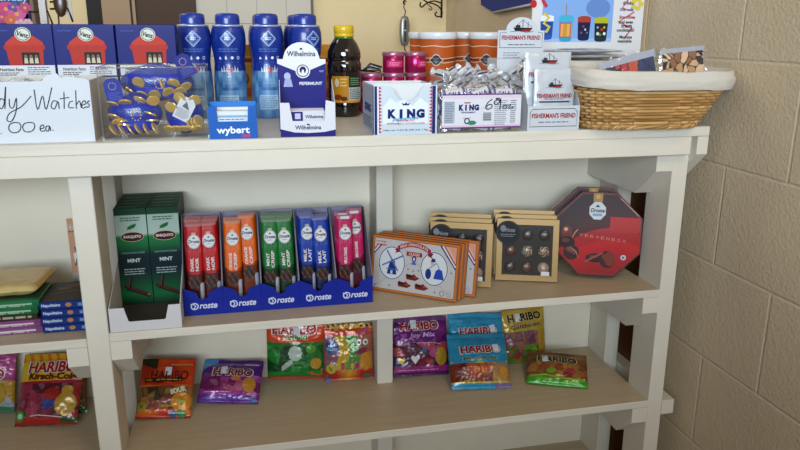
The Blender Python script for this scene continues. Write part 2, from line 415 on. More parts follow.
# ------------------------------------------------------------------ top shelf, left: paper box of candy watches
def top_box():
    x0, x1, y0, y1, hh = -.27, .0935, .003, .16, .101
    g = thing('cardboard_box', 'open white cardboard box with handwritten candy watches price', 'box', (x0, y0, 0))
    w = x1 - x0; dpt = y1 - y0; m = MB(); th = .003
    # front wall with a torn top edge
    tear = [(0, hh), (.27 * w, hh), (.38 * w, hh - .002), (.80 * w, hh + .000), (.815 * w, hh + .006), (.83 * w, hh + .0105), (.865 * w, hh + .012), (.885 * w, hh + .004), (.9 * w, hh + .007), (.985 * w, hh + .003), (w, hh)]
    m.prism([(0, 0, 0), (w, 0, 0)] + [(p, 0, q) for p, q in tear[::-1]], (0, th, 0), '#ced4de')  # front wall tinted bluish, cool window light put into its colour
    m.box(w - th, w, th, dpt, 0, hh, '#c5c3c0').box(0, th, th, dpt, 0, hh, '#c5c3c0').box(th, w - th, dpt - th, dpt, 0, hh, '#c9c7c4').box(th, w - th, th, dpt - th, 0, th, '#c9c7c4')
    f = FY(0)
    def hand(pts, ox, oy, s, wd=.0016):
        q = []
        for p in pts:
            P = Yp(ox + p[0] / s, oy + p[1] / s, y0); q.append((P.x - x0, P.z))
        # smooth
        r = []
        for i in range(len(q) - 1):
            p0 = q[max(i - 1, 0)]; p1 = q[i]; p2 = q[i + 1]; p3 = q[min(i + 2, len(q) - 1)]
            for k in range(5):
                t_ = k / 5
                r.append(tuple(.5 * (2 * p1[j] + (p2[j] - p0[j]) * t_ + (2 * p0[j] - 5 * p1[j] + 4 * p2[j] - p3[j]) * t_ ** 2 + (3 * p1[j] - p0[j] - 3 * p2[j] + p3[j]) * t_ ** 3) for j in (0, 1)))
        r.append(q[-1]); m.stroke(f, r, wd, '#23283a', 3)
    s1 = 2.814
    for st in ([(-6, 262), (-12, 300), (-24, 304), (-30, 285)], [(12, 282), (2, 278), (-4, 296), (4, 306), (12, 290), (16, 244), (14, 306)],
               [(26, 278), (28, 300), (38, 302), (46, 276), (46, 310), (34, 340), (20, 338), (28, 318), (60, 300), (88, 270)],
               [(96, 252), (106, 308), (120, 270), (130, 308), (146, 246)], [(162, 286), (150, 284), (144, 300), (154, 306), (163, 286), (167, 306)],
               [(180, 258), (181, 306)], [(168, 278), (195, 274)], [(206, 284), (196, 288), (194, 302), (208, 303)],
               [(213, 254), (215, 306)], [(216, 294), (224, 284), (229, 304)], [(231, 296), (242, 291), (237, 283), (230, 292), (233, 304), (245, 299)],
               [(253, 283), (246, 288), (252, 297), (245, 303)]): hand(st, 0, 0, s1)
    for st in ([(-36, 120), (-36, 170)], [(4, 166), (7, 170)], [(75, 112), (52, 120), (44, 142), (60, 162), (90, 160), (105, 138), (98, 116), (75, 112)],
               [(145, 112), (122, 118), (114, 138), (128, 158), (158, 156), (174, 136), (168, 115), (145, 112)],
               [(200, 144), (220, 138), (214, 124), (201, 136), (206, 155), (226, 152)], [(247, 130), (232, 132), (230, 150), (243, 154), (248, 130), (254, 154)], [(264, 149), (268, 153)]):
        hand(st, 0, 100, 5)
    m.build('box_shell', MATT, g)
    # clear wrap bunched inside
    q = MB().grid(lambda u, v: Vector((.03 + u * (w - .06), .03 + v * .10, .085 + .03 * noise.noise(Vector((u * 9, v * 6, 1))) + .008 * sin(u * 40))), 40, 16, '#ffffff')
    q.build('plastic_wrap', FILM, g)
top_box()

# three blue sprinkle boxes behind it
def venz():
    g = thing('sprinkles_box', '', 'box'); w, d_, h = .109, .05, .1925
    m = MB().bevbox(-w/2, w/2, 0, d_, 0, h, .001, '#1d2b80'); f = FY(0)
    m.rect(f, -w/2 + .001, .001, w/2 - .001, .095, '#c3bfb6', 1)
    m.rect(f, -w/2 + .001, .002, w/2 - .001, .072, '#d6d2c8', 2)
    m.text(f, 'Nutrition Facts', -.022, .1105, .04, .0058, '#20222a', 4); m.rect(f, -w/2 + .003, .098, w/2 - .002, .118, '#d9dbe0', 2)
    m.lines(f, .005, .1, .045, .116, 4, '#7c7f88', 3); m.lines(f, -.043, .099, -.008, .106, 2, '#4c4f58', 3)
    # red market-stall house with scalloped roof
    R_ = '#ba3a2a'
    m.pol(f, [(-.024, .119), (.034, .119), (.036, .152), (-.028, .152)], R_, 2)
    m.pol(f, [(-.030, .150), (.038, .150), (.036, .160), (.020, .172), (-.010, .172), (-.026, .160)], '#c4442f', 3)
    for k in range(9):
        m.ell(f, -.027 + k * .0078, .1505, .0042, .005, R_ if k % 2 else '#b5382a', 4, 10)
    m.rect(f, -.002, .1195, .028, .1415, '#1b1512', 4)
    for k in range(3): m.pol(f, [(.001 + k*.009, .1215), (.008 + k*.009, .1215), (.0065 + k*.009, .136), (.0025 + k*.009, .136)], '#cfc4ae', 5); m.ell(f, .0045 + k*.009, .134, .0028, .0035, '#8a7660', 6, 8)
    m.ell(f, .004, .174, .0138, .0125, '#d7dad2', 5); m.ring(f, .004, .174, .0118, .0105, .0012, '#2c4a3c', 6)
    m.text(f, 'Venz', .004, .1735, .02, .009, '#1d2620', 7, .03, .2, -.25)
    m.lines(f, -.045, .178, -.02, .183, 1, '#4b5cab', 2)
    m.build('carton', CARD, g); return g
v0 = venz(); VX = [(-.052, 'blue sprinkles box at the left end above handwritten box'), (.0555, 'blue sprinkles box in the middle of the row of three'), (.167, 'blue sprinkles box at right end, behind the gold coin tub')]
for i, (x, lb) in enumerate(VX):
    o = v0 if i == 0 else dup(v0, Matrix.Identity(4)); o.matrix_world = rz((x, .2 - (.006 if i == 0 else 0), 0), (.02, 0, -.01)[i]); o['label'] = lb; o['group'] = 'blue sprinkles boxes on the top shelf'

# ------------------------------------------------------------------ tub of chocolate coins
def star_ring(m, f, cu, cv, r, n=10):
    for k in range(n): m.ell(f, cu + r * cos(2*pi*k/n), cv + r * sin(2*pi*k/n), r * .16, r * .16, '#d9c25a', 5, 5)
tub = thing('plastic_tub', 'clear rectangular plastic tub full of blue netted gold coins', 'tub', (.193, .008, 0))
w, dd, hh, th = .176, .125, .1215, .0015
m = MB()
m.box(-w/2, w/2, 0, th, 0, hh, '#fff').box(-w/2, w/2, dd - th, dd, 0, hh, '#fff').box(-w/2, -w/2 + th, th, dd - th, 0, hh, '#fff').box(w/2 - th, w/2, th, dd - th, 0, hh, '#fff').box(-w/2 + th, w/2 - th, th, dd - th, 0, th, '#fff')
m.build('tub_wall', CLEAR, tub)
m = MB()
for p in ((-w/2, 0), (w/2 - .002, 0)): m.box(p[0], p[0] + .002, p[1] - .0005, p[1] + .001, 0, hh, '#fff')
m.tube([(-w/2, 0, hh), (w/2, 0, hh), (w/2, dd, hh), (-w/2, dd, hh)], .0013, 6, '#fff', True).build('rim', clear('tub_rim', .35), tub)
def coin_mesh():
    return MB().lathe([(0, -.0016), (.0095, -.0016), (.0112, -.0010), (.0112, .0010), (.0095, .0016), (.0085, .0012), (0, .0012)], 20, '#efcf84', smooth=False)
cm = None
def coin_bag(M, label, sx, sz, coins, tagpos, tagcol, seed):
    global cm
    g = thing('coin_bag', label, 'bag of coins', M, 'netted coin bags in the tub')
    rn = random.Random(seed)
    for (x, y, z, ry, rx) in coins:
        if cm is None: o = coin_mesh().build('coin', COIN, g); cm = o
        else:
            o = cm.copy(); COL.objects.link(o); o.parent = g
        o.matrix_parent_inverse = Matrix.Identity(4)
        o.location = (x, y, z); o.rotation_euler = (rx, ry, rn.uniform(-.3, .3))
    def fn(u, v):
        a = 2 * pi * u; q = sin(pi * min(1, max(0, v * .97 + .015))) ** .6
        n_ = 1 + .05 * noise.noise(Vector((cos(a) * 2, sin(a) * 2, v * 5 + seed)))
        return Vector((sx * cos(a) * q * n_, .021 * sin(a) * q * n_, .002 + sz * v))
    MB().grid(fn, 28, 18, '#1c3aa8', True, True).build('net', NET, g)
    # blue printed band inside the net
    def fb(u, v, h=0):
        a = -pi / 2 + u / sx; return Vector((sx * .93 * cos(a), .0195 * sin(a) - h, sz * .15 + v))
    bd = MB().rect(fb, -sx * .95, sz * .0, sx * .9, sz * .62, '#1b35ab', 1, 16, 6); bd.rect(fb, -sx * .3, sz * .1, sx * .4, sz * .3, '#2742b8', 2, 10, 3)
    star_ring(bd, lambda u, v, h=0: fb(u, v, h + .001), sx * .1, sz * .36, .0085, 10)
    bd.lines(lambda u, v, h=0: fb(u, v, h + .001), -sx * .6, sz * .24, -sx * .15, sz * .48, 5, '#4d63c9')
    bd.build('printed_band', CARD, g)
    tx, ty, tz, ta = tagpos
    tm = MB(); ft = flat((tx, ty, tz), (cos(ta), 0, sin(ta)), (-sin(ta), 0, cos(ta)))
    pts = [(-.014, -.02), (.014, -.02), (.014, .014), (.007, .021), (-.007, .021), (-.014, .014)]
    tm.prism([ft(*p) for p in pts], (0, .0008, 0), tagcol)
    if tagcol.startswith('#1'):
        star_ring(tm, ft, 0, .008, .006); tm.lines(ft, -.010, -.016, .010, -.002, 4, '#5a6ab8', 2)
    else:
        tm.pol(ft, [(-.006, .003), (.008, .001), (-.002, .014)], '#70737c', 2); tm.lines(ft, -.011, -.017, .011, 0, 7, '#8d9199', 2)
    tm.build('hang_tag', CARD, g)
    return g
rn = random.Random(3)
def pile(n, wx, zlo, zhi, y=-.010):
    r = []
    for k in range(n):
        r.append((rn.uniform(-wx, wx), y + rn.uniform(-.004, .008), rn.uniform(zlo, zhi), rn.uniform(-.5, .5), rn.uniform(-.7, .1)))
    return r
bot = [(-.034 + k * .0135, -.0205, .014 + .001 * (k % 2), .9 + .05 * k, .2) for k in range(6)]
coin_bag((.156, .044, .002), 'blue netted bag of gold coins at lower left of the tub', .046, .074, bot + pile(4, .03, .016, .03, -.018) + [(-.033, -.019, .036, .2, -.5), (-.033, -.019, .058, .2, -.4), (.028, -.021, .040, .3, -.3), (.012, -.019, .064, .5, -.4), (-.012, -.021, .060, .1, -.5), (.034, -.02, .062, -.4, -.8)], (-.029, -.0215, .080, .15), '#1c3aa8', 11)
coin_bag((.2395, .044, .002), 'blue netted bag of gold coins with white tag in tub', .033, .072, [(-.026 + k * .012, -.0205, .013, .3 - .05 * k, -.5) for k in range(5)] + [(.012 + .006 * k, -.0205, .02 + .003 * k, 1.0, .5) for k in range(3)] + [(-.02, -.02, .05, .2, -1.0), (.02, -.02, .062, -.2, -.9), (-.005, -.02, .066, .6, -1.1)], (.002, -.0235, .047, -.5), '#d4d8de', 23)
coin_bag((.192, .094, .056), 'blue netted bag of gold coins on top of tub pile', .064, .066, [(-.045, -.018, .020, .8, -.3), (-.026, -.02, .014, .15, -.7), (-.004, -.021, .014, 0, -.9), (.02, -.02, .018, -.3, -.9), (.04, -.018, .018, 0, -.9), (.05, -.018, .028, -.5, -.6), (.012, -.02, .032, 1.2, .3), (-.03, -.02, .036, .4, -1.0), (.03, -.02, .034, .2, -.8)], (.052, -.026, .065, .42), '#1a2f96', 37)

# ------------------------------------------------------------------ blue bottles
def bottle():
    g = thing('blue_bottle', '', 'bottle')
    prof = [(0, 0), (.034, 0), (.0375, .004), (.0375, .06), (.0372, .085), (.0355, .105), (.0345, .115), (.0355, .128), (.0385, .148), (.0395, .162), (.0385, .178), (.0360, .187), (.0345, .190)]
    prof = [(r * .91, z) for r, z in prof]
    def Rv(z):
        for a, b in zip(prof[1:], prof[2:]):
            if a[1] <= z <= b[1] and b[1] > a[1]: t_ = (z - a[1]) / (b[1] - a[1]); return a[0] + (b[0] - a[0]) * t_
        return .0345
    sb = []
    for a, b in zip(prof, prof[1:]):
        for k in range(4): sb.append((a[0] + (b[0] - a[0]) * k / 4, a[1] + (b[1] - a[1]) * k / 4))
    sb.append(prof[-1])
    zs = [p[1] for p in sb]
    def colf(u, v):
        z = zs[min(len(zs) - 1, int(v * (len(zs) - 1)))]
        a = u
        if z < .098: 
            wv = noise.noise(Vector((cos(2*pi*u) * 3, sin(2*pi*u) * 3, z * 60)))
            return mix('#2f66a6', '#7aa6cc', max(0, min(1, .55 + wv)))
        return '#1c3c96'
    m = MB().lathe(sb, 40, colf)
    def f(u, v, h=0):
        r = Rv(v) + h + .0002; a = u / .037; return Vector((r * sin(a), -r * cos(a), v))
    # diamond emblem
    dm4 = lambda s: [(0, .166 + s), (s, .166), (0, .166 - s), (-s, .166), (0, .166 + s)]
    dm_ = lambda s: [tuple(a[j] + (b[j] - a[j]) * k / 8 for j in (0, 1)) for a, b in zip(dm4(s), dm4(s)[1:]) for k in range(8)] + [dm4(s)[0]]
    m.stroke(f, dm_(.0155), .0022, '#a3c0e2', 2); m.stroke(f, dm_(.0115), .0009, '#7da0d2', 2)
    m.lines(f, -.0065, .1625, .0065, .1695, 2, '#a9c3e0', 3, .6, .05)
    m.lines(f, -.022, .138, .022, .147, 2, '#5e7fc0', 2, .5, .1)
    for k in range(4):
        c = -.021 + k * .0145
        if k == 0: m.pol(f, [(c - .003, .124), (c + .004, .124), (c, .130)], '#dfe6f0', 2)
        elif k == 1: m.ell(f, c, .126, .0025, .003, '#dfe6f0', 2, 8); m.pol(f, [(c - .002, .127), (c + .002, .127), (c, .1325)], '#dfe6f0', 2)
        elif k == 2: m.ell(f, c, .127, .0036, .0032, '#dfe6f0', 2, 8)
        else: m.ring(f, c, .127, .003, .003, .001, '#dfe6f0', 2, 8)
        m.lines(f, c - .004, .117, c + .004, .1195, 1, '#5e7fc0', 2)
    # picture: ice splash with a red drop
    for k in range(7): m.pol(f, [(-.02 + k * .006, .098), (-.014 + k * .006, .098), (-.019 + k * .0065, .108 + .004 * (k % 2))], '#c4cfe0', 2)
    m.ell(f, .001, .102, .007, .0055, '#b34a5c', 3, 12)
    m.rect(f, -.025, .02, .018, .05, '#a9c6de', 2, 6, 1); m.lines(f, -.023, .022, .016, .048, 7, '#5c84b4', 4)
    m.build('bottle_body', PLAST, g)
    MB().lathe([(.031, .1895), (.0322, .1905), (.0322, .1925), (.030, .1935)], 36, '#b9c6dc').build('neck_ring', METAL, g)
    MB().lathe([(.0305, .193), (.0255, .194), (.0252, .196), (.0255, .203), (.0248, .212), (.022, .2155), (.010, .217), (0, .217)], 36, '#22429e').build('cap', PLAST, g)
    return g
b0 = bottle()
BT = [(Yp(195, 60, .31).x, .31, 'blue bottle at the left end, behind coin tub'), (Yp(229.5, 60, .31).x, .31, 'blue bottle standing behind the small blue pastille display'),
      (Yp(267.5, 60, .305).x, .305, 'blue bottle just left of the peppermint display card, front of its pair'), (Yp(265.5, 60, .40).x, .40, 'blue bottle mostly hidden behind the one left of the peppermint card'),
      (Yp(305.5, 60, .305).x, .305, 'blue bottle rising above the peppermint display card'), (Yp(300, 60, .40).x, .40, 'blue bottle hidden behind the one above the peppermint card')]
for i, (x, y, lb) in enumerate(BT):
    o = b0 if i == 0 else dup(b0, Matrix.Identity(4)); o.matrix_world = rz((x, y, 0), (.02, -.03, .06, .3, .45, -.4)[i]); o['label'] = lb; o['group'] = 'blue bottles on the top shelf'
# yellow boxes further back
def ybox():
    g = thing('yellow_box', '', 'box'); w, d_, h = .100, .05, .150
    m = MB().bevbox(-w/2, w/2, 0, d_, 0, h, .001, '#dba22e'); f = FY(0)
    m.rect(f, -w/2 + .002, h - .045, w/2 - .002, h - .025, '#e8b847', 1)
    for k in range(4): m.ring(f, -.04 + k * .027, .085 - .012 * (k % 2), .008, .012, .004, '#b5372a', 2, 12)
    m.pol(f, [(-.05, .02), (.03, .04), (.05, .06), (-.02, .05)], '#c96a24', 2); m.rect(f, -.045, h - .04, .035, h - .030, '#a83026', 3)
    m.build('carton', CARD, g); return g
y0 = ybox()
for i, (px, lb) in enumerate(((250, 'yellow and red box showing between the blue bottles'), (292, 'yellow and red box hidden behind the peppermint display card'), (336, 'yellow and red box peeking out left of the syrup bottle'))):
    o = y0 if i == 0 else dup(y0, Matrix.Identity(4)); o.matrix_world = rz((Yp(px, 70, .46).x, .455, 0), 0); o['label'] = lb; o['group'] = 'yellow boxes behind the bottles'

# ------------------------------------------------------------------ small display boxes
wy = thing('pastille_display', 'small blue pastille display tray holding white packs', 'display box', rz((.2815, -.012, 0), -.03))
w, dd = .082, .05; m = MB(); bl = '#1f6fc0'
m.prism([(0, 0, 0), (w, 0, 0), (w, 0, .056), (.068, 0, .056), (.066, 0, .030), (.016, 0, .030), (.014, 0, .056), (0, 0, .056)], (0, .001, 0), bl)
m.box(0, .001, .001, dd, 0, .056, '#2f80cf').box(w - .001, w, .001, dd, 0, .056, '#2f80cf').box(.001, w - .001, dd - .001, dd, 0, .06, '#3b8ad4').box(.001, w - .001, .001, dd - .001, 0, .001, bl)
f = FY(0); m.text(f, 'wybert', .041, .0135, .056, .016, '#eef4fa', 3, .03); m.rect(f, .056, .003, .070, .007, '#d0447c', 2)
m.build('tray', CARD, wy)
for k in range(3):
    q = MB().bevbox(.013, .069, .006 + k * .014, .018 + k * .014, .002, .047 + .004 * (k == 2), .001, '#dfe6ee'); f = FY(.006 + k * .014)
    q.rect(f, .016, .036, .066, .040, '#9bb9dc', 1); q.lines(f, .018, .031, .064, .035, 1, '#6f94c4')
    tag(q.build('pastille_pack', CARD, M=wy.matrix_world.copy()), ('white pastille pack at the front of the small blue tray', 'white pastille pack in the middle of the small blue tray', 'white pastille pack at the back of the small blue tray')[k], 'pack', 'packs in the small blue tray')

wl = thing('peppermint_display', 'navy and white peppermint display box with domed header card', 'display box', rz((.404, -.010, 0), -.06))
w, dd = .097, .075; m = MB(); NV = '#221f86'; WH = '#dcdde6'
m.prism([(0, 0, 0), (w, 0, 0), (w, 0, .06), (w * .83, 0, .064), (w * .80, 0, .028), (w * .22, 0, .028), (w * .17, 0, .060), (0, 0, .060)], (0, .001, 0), WH)
m.box(0, .001, .001, dd, 0, .06, WH).box(w - .001, w, .001, dd, 0, .06, WH)
m.prism([(0, .001, .06), (0, dd, .095), (0, dd, .06)], (.001, 0, 0), WH)
m.prism([(w - .001, .001, .06), (w - .001, dd, .095), (w - .001, dd, .06)], (.001, 0, 0), WH)
m.box(.001, w - .001, .001, dd, 0, .001, WH)
f = FY(0)
m.pol(f, [(0, 0), (w, 0), (w, .012), (w * .8, .008), (w * .5, .0065), (w * .25, .008), (0, .014)], NV, 1)
m.text(f, 'Wilhelmina', w / 2, .0165, .046, .0075, '#2a2a66', 3, .02); m.ell(f, w/2, .0215, .003, .0015, '#2a2a66', 2, 8)
m.build('tray', CARD, wl)
hd = MB(); yb = dd + .0005; ux0, ux1 = -.002, .086; cxh = (ux0 + ux1) / 2
dome = [(cxh + .032 * cos(pi * k / 16), .134 + .028 * sin(pi * k / 16)) for k in range(17)]
out = [(ux0, 0), (ux1, 0), (ux1, .132)] + [(cxh + .0335, .132)] + dome[1:-1] + [(cxh - .0335, .132), (ux0, .132)]
hd.prism([(p, yb, q) for p, q in out], (0, .001, 0), NV)
f = FY(yb)
hd.pol(f, [(ux0, .124)] + [(cxh, .106)] + [(ux1, .124), (ux1, .132), (cxh + .0335, .132)] + dome[1:-1] + [(cxh - .0335, .132), (ux0, .132)], '#e2e3ea', 1)
hd.text(f, 'Wilhelmina', cxh, .1415, .052, .0095, '#25255e', 3, .02); hd.ell(f, cxh, .150, .0028, .0018, '#25255e', 3, 8)
hd.ell(f, cxh + .002, .111, .0135, .0135, '#e4e5ec', 3); hd.ring(f, cxh + .002, .111, .0105, .0105, .0016, '#23236a', 4)
hd.ell(f, cxh + .002, .1125, .006, .0065, '#23236a', 5); hd.pol(f, [(cxh - .001, .104), (cxh + .005, .104), (cxh + .0035, .113), (cxh + .0005, .113)], '#e4e5ec', 6)
hd.text(f, 'PEPERMUNT', cxh + .016, .088, .042, .0058, '#dfe0ee', 3, .03)
hd.ell(f, ux0 + .0175, .101, .006, .007, '#b9bfe0', 3); hd.pol(f, [(ux0 + .010, .082), (ux0 + .027, .082), (ux0 + .024, .096), (ux0 + .013, .097)], '#a9b0d8', 3)
hd.lines(f, ux1 - .012, .108, ux1 - .003, .112, 2, '#b0b4dc', 3)
hd.build('header_card', CARD, wl)
for k in range(2):
    q = MB().bevbox(.018, .080, .012 + k * .03, .030 + k * .03, .002, .045, .002, '#d9dae4'); f = FY(.012 + k * .03)
    q.rect(f, .0185, .026, .040, .043, '#3a2f8c', 1); q.rect(f, .026, .030, .036, .040, '#c9cae0', 2); q.text(f, 'Wilhelmina', .060, .034, .032, .006, '#2a2a66', 3, .02)
    tag(q.build('mint_pack', CARD, M=wl.matrix_world.copy()), ('white and purple mint pack at front of the peppermint tray', 'white and purple mint pack at back of the peppermint tray')[k], 'pack', 'packs in the peppermint display')

# ------------------------------------------------------------------ syrup bottle
sy = thing('syrup_bottle', 'dark syrup bottle with yellow cap and green shoulders', 'bottle', ((Yp(344.5, 80, .3).x), .30, 0))
prof = [(0, 0), (.033, 0), (.0365, .004), (.0365, .030), (.0355, .034), (.0355, .09), (.0372, .096), (.037, .112), (.0345, .120), (.0365, .128), (.0355, .140), (.029, .155), (.021, .166), (.0195, .172), (.0195, .178)]
sb = []
for a, b in zip(prof, prof[1:]):
    for k in range(3): sb.append((a[0] + (b[0] - a[0]) * k / 3, a[1] + (b[1] - a[1]) * k / 3))
sb.append(prof[-1]); zs2 = [p[1] for p in sb]
m = MB().lathe(sb, 40, lambda u, v: '#2f6b2c' if zs2[min(len(zs2) - 1, int(v * (len(zs2) - 1)))] > .163 else '#120c09')
m.build('bottle_glass', GLASSD, sy)
def fl(u, v, h=0):
    r = .0359 + h; a = u / .036; return Vector((r * sin(a), -r * cos(a), v))
q = MB(); q.rect(fl, -.036, .030, .036, .036, '#d8a032', 1, 14); q.rect(fl, -.036, .036, .004, .088, '#c99528', 1, 10); q.rect(fl, .004, .036, .04, .064, '#b9c4c4', 1, 8); q.rect(fl, .004, .064, .04, .088, '#2a4a33', 1, 8)
q.rect(fl, -.036, .022, .036, .0305, '#d9a63c', 2, 14)
q.ell(fl, -.022, .074, .005, .009, '#d8d4b8', 3); q.lines(fl, .008, .068, .034, .085, 4, '#86a58c', 3); q.lines(fl, .006, .038, .036, .062, 6, '#5d7070', 3)
q.ell(fl, -.020, .043, .010, .006, '#8a4a1c', 3); q.ell(fl, -.006, .040, .007, .005, '#6d3416', 4); q.lines(fl, -.015, .065, .0, .085, 3, '#e6cf8a', 3)
q.build('label', CARD, sy)
MB().lathe([(.0205, .170), (.0215, .171), (.0215, .1735), (.0205, .175), (.0205, .177), (.0215, .178), (.0215, .190), (.0195, .1935), (0, .194)], 30, '#d8b92c').build('cap', PLAST, sy)

# ------------------------------------------------------------------ KING box
kb = thing('mint_carton', 'white and navy peppermint carton with cut-out front', 'box', rz((.5695, -.021, 0), -.015))
w, dd, hh = .1165, .13, .088; m = MB()
cut = [(w * .21, hh), (w * .30, hh - .006), (w * .36, hh - .020), (w * .45, hh - .028), (w * .58, hh - .028), (w * .68, hh - .020), (w * .76, hh - .004), (w * .80, hh)]
LB = '#cfdbe6'
m.prism([(0, 0, 0), (w, 0, 0), (w, 0, hh)] + [(p, 0, q) for p, q in cut[::-1]] + [(0, 0, hh)], (0, .001, 0), LB)
m.box(0, .001, .001, dd, 0, hh, '#b9bcc8').box(w - .001, w, .001, dd, 0, hh, LB).box(.001, w - .001, dd - .001, dd, 0, hh, '#d9dce0').box(.001, w - .001, .001, dd - .001, 0, .001, LB)
m.box(.004, w - .004, .03, .032, .002, hh + .002, '#dfe1e4')
f = FY(0)
m.pol(f, [(.016, .05), (.03, .066), (.04, .058), (.056, .064), (.07, .052), (.085, .066), (.1, .055), (.1, .02), (.016, .02)], '#e4ebf0', 1)
m.rect(f, .001, .001, .006, hh - .001, '#26357e', 2); m.rect(f, w - .009, .001, w - .003, hh - .001, '#26357e', 2)
m.rect(f, .006, .001, .009, hh - .001, '#e7e7ea', 2)
for k in range(14):
    z0 = .003 + k * .006
    m.pol(f, [(.009, z0), (.0145, z0 + .003), (.009, z0 + .006)], '#c6485c', 3); m.pol(f, [(w - .0095, z0), (w - .015, z0 + .003), (w - .0095, z0 + .006)], '#c6485c', 3)
for i, ch in enumerate('KING'):
    u = .033 + i * .0175
    m.text(f, ch, u + (-.001 if ch == 'I' else 0), .038, .0155 if ch != 'I' else .0055, .0165, '#22307e', 4, .075)
m.text(f, 'peppermint', .058, .0285, .05, .0075, '#3aa0d0', 5, .02, .4, .06); m.pol(f, [(.053, .053), (.064, .053), (.066, .058), (.061, .055), (.0585, .059), (.056, .055), (.051, .058)], '#22307e', 4)
m.text(f, 'PEPPERMINT OF HOLLAND', .0585, .0205, .07, .0035, '#c04450', 4, .01); m.text(f, 'PEPERMUNT', .0585, .0255, .034, .0028, '#c04450', 4, .01)
m.text(f, 'Net wt. 2,23 lb (36 oz) 1 kg', .0585, .0085, .082, .004, '#39456f', 4, .01)
fs = flat((0, dd, 0), (0, -1, 0), (0, 0, 1))
m.rect(fs, .004, .004, dd - .004, hh - .004, '#aeb3c4', 1); m.rect(fs, dd - .006, .001, dd - .001, hh - .001, '#26357e', 2)
m.text(fs, 'KING', dd * .5, .045, .07, .015, '#22307e', 3, .05); m.lines(fs, .01, .008, dd - .02, .03, 4, '#5d6a94', 3)
m.build('carton', CARD, kb)

# pink tins behind it
def tin():
    g = thing('pink_tin', '', 'tin')
    MB().lathe([(0, 0), (.0235, 0), (.0242, .001), (.0242, .0375), (.0235, .0385)], 32, '#a81c5a').build('tin_body', printed('tin_enamel', .22, metal=.6), g)
    MB().lathe([(.0248, .0365), (.0252, .0375), (.0252, .0440), (.0243, .0453), (0, .0453)], 32, '#a8718a').build('tin_lid', METAL, g)
    def f(u, v, h=0): r = .0243 + h; a = u / .024; return Vector((r * sin(a), -r * cos(a), v))
    q = MB(); q.rect(f, -.02, .012, .02, .027, '#cf3a78', 1, 8); q.lines(f, -.014, .015, .014, .024, 2, '#e2a6bd', 3); q.build('tin_label', CARD, g)
    return g
t0 = tin(); TX = [Yp(394, 60, .33).x, Yp(394, 60, .33).x + .0515, Yp(394, 60, .33).x - .0515]
TP = []
for lv in range(3):
    for c in range(3):
        if lv == 2 and c == 2: continue
        TP.append((TX[c] + (.001 if lv == 1 else 0), (.335 + .002 * lv), .0003 + lv * .0455, ['bottom', 'middle', 'topmost'][lv], ['left tin column behind the peppermint carton', 'right tin column beside the orange canisters', 'column beside the syrup bottle'][c]))
for i, (x, y, z, lv, c) in enumerate(TP):
    o = t0 if i == 0 else dup(t0, Matrix.Identity(4)); o.matrix_world = rz((x, y, z), .4 * ((i * 7) % 5) - .8); o['label'] = 'shiny pink tin, %s of the %s' % (lv, c); o['group'] = 'pink tins stacked on the top shelf'
cl = MB(); zc = .0003 + 2 * .0455
for k in range(4): cl.tube([(TX[2] - .022 + k * .003, .32 + k * .006, zc + .004 + .006 * (k % 2)), (TX[2] - .004, .325 + k * .005, zc + .020 - k * .003), (TX[2] + .022, .322 + k * .006, zc + .012 - .002 * k)], .0024, 6, ('#17181b', '#c9ccd0', '#202226', '#8b8e92')[k])
cl.tube([(TX[2] - .024, .366, zc + .003), (TX[2] + .018, .316, zc + .0034)], .0026, 6, '#141416')
tag(cl.build('black_clip', PLAST), 'small tangle of black and silver clips on a pink tin', 'clip')

# ------------------------------------------------------------------ KING bag of rolls
kg = thing('mint_roll_bag', 'clear bag of mint rolls with paper label marked 69 oz', 'bag of mints', rz((.6905, -.016, 0), .0))
w = .163; rn = random.Random(5); rolls = []
def roll(M, txt):
    q = MB(); ax = Matrix.Rotation(pi / 2, 4, 'Y')
    q.lathe([(0, -.023), (.0065, -.023), (.0075, -.021), (.0075, .021), (.0065, .023), (0, .023)], 14, '#cfcdd6', ax=ax)
    q.lathe([(.0077, -.021), (.0077, -.016)], 14, '#5b5a86', ax=ax); q.lathe([(.0077, .016), (.0077, .021)], 14, '#5b5a86', ax=ax)
    q.text(lambda u, v, h=0: Vector((u, -(.0077 + h) * cos(v / .0077), (.0077 + h) * sin(v / .0077))), txt, 0, .001, .024, .007, '#34324e', 4, .03)
    return q
rp = roll(None, 'GALA').build('mint_roll', MATT, kg)
first = True
for r_ in range(4):
    for c in range(3):
        for k in range(2):
            o = rp if first else rp.copy()
            if not first: COL.objects.link(o); o.parent = kg
            first = False
            o.location = (.030 + c * .051 + rn.uniform(-.004, .004), .018 + k * .018, .010 + r_ * .0185 + (.012 if r_ == 3 else 0) * 0 + .004 * noise.noise(Vector((c, r_, k))) + (.006 if r_ == 3 else 0))
            o.rotation_euler = (rn.uniform(-.5, .3), rn.uniform(-.2, .2) if r_ < 3 else rn.uniform(-.35, .25), rn.uniform(-.15, .15))
q = MB(); f = FY(-.0035); q.box(.006, w - .004, -.0035, -.0028, .0085, .071, '#dcdde6')
q.rect(f, .006, .069, w - .004, .0712, '#6b3f86', 1); q.rect(f, .006, .0083, w - .004, .0105, '#6b3f86', 1); q.rect(f, .006, .0105, w - .004, .014, '#d9c3d8', 1); q.rect(f, .006, .063, w - .004, .069, '#ddcfe0', 1)
q.rect(f, .010, .018, .030, .058, '#b9bfcc', 1); q.lines(f, .011, .019, .029, .057, 12, '#7d86a0', 2)
for i, ch in enumerate('KING'): q.text(f, ch, .0425 + i * .0098 - (.001 if ch == 'I' else 0), .0465, .0092 if ch != 'I' else .0032, .0112, '#27307c', 4, .07)
q.rect(f, .048, .054, .060, .0565, '#c86a8c', 2); q.text(f, 'PEPPERMINT', .0565, .0375, .028, .003, '#27307c', 3)
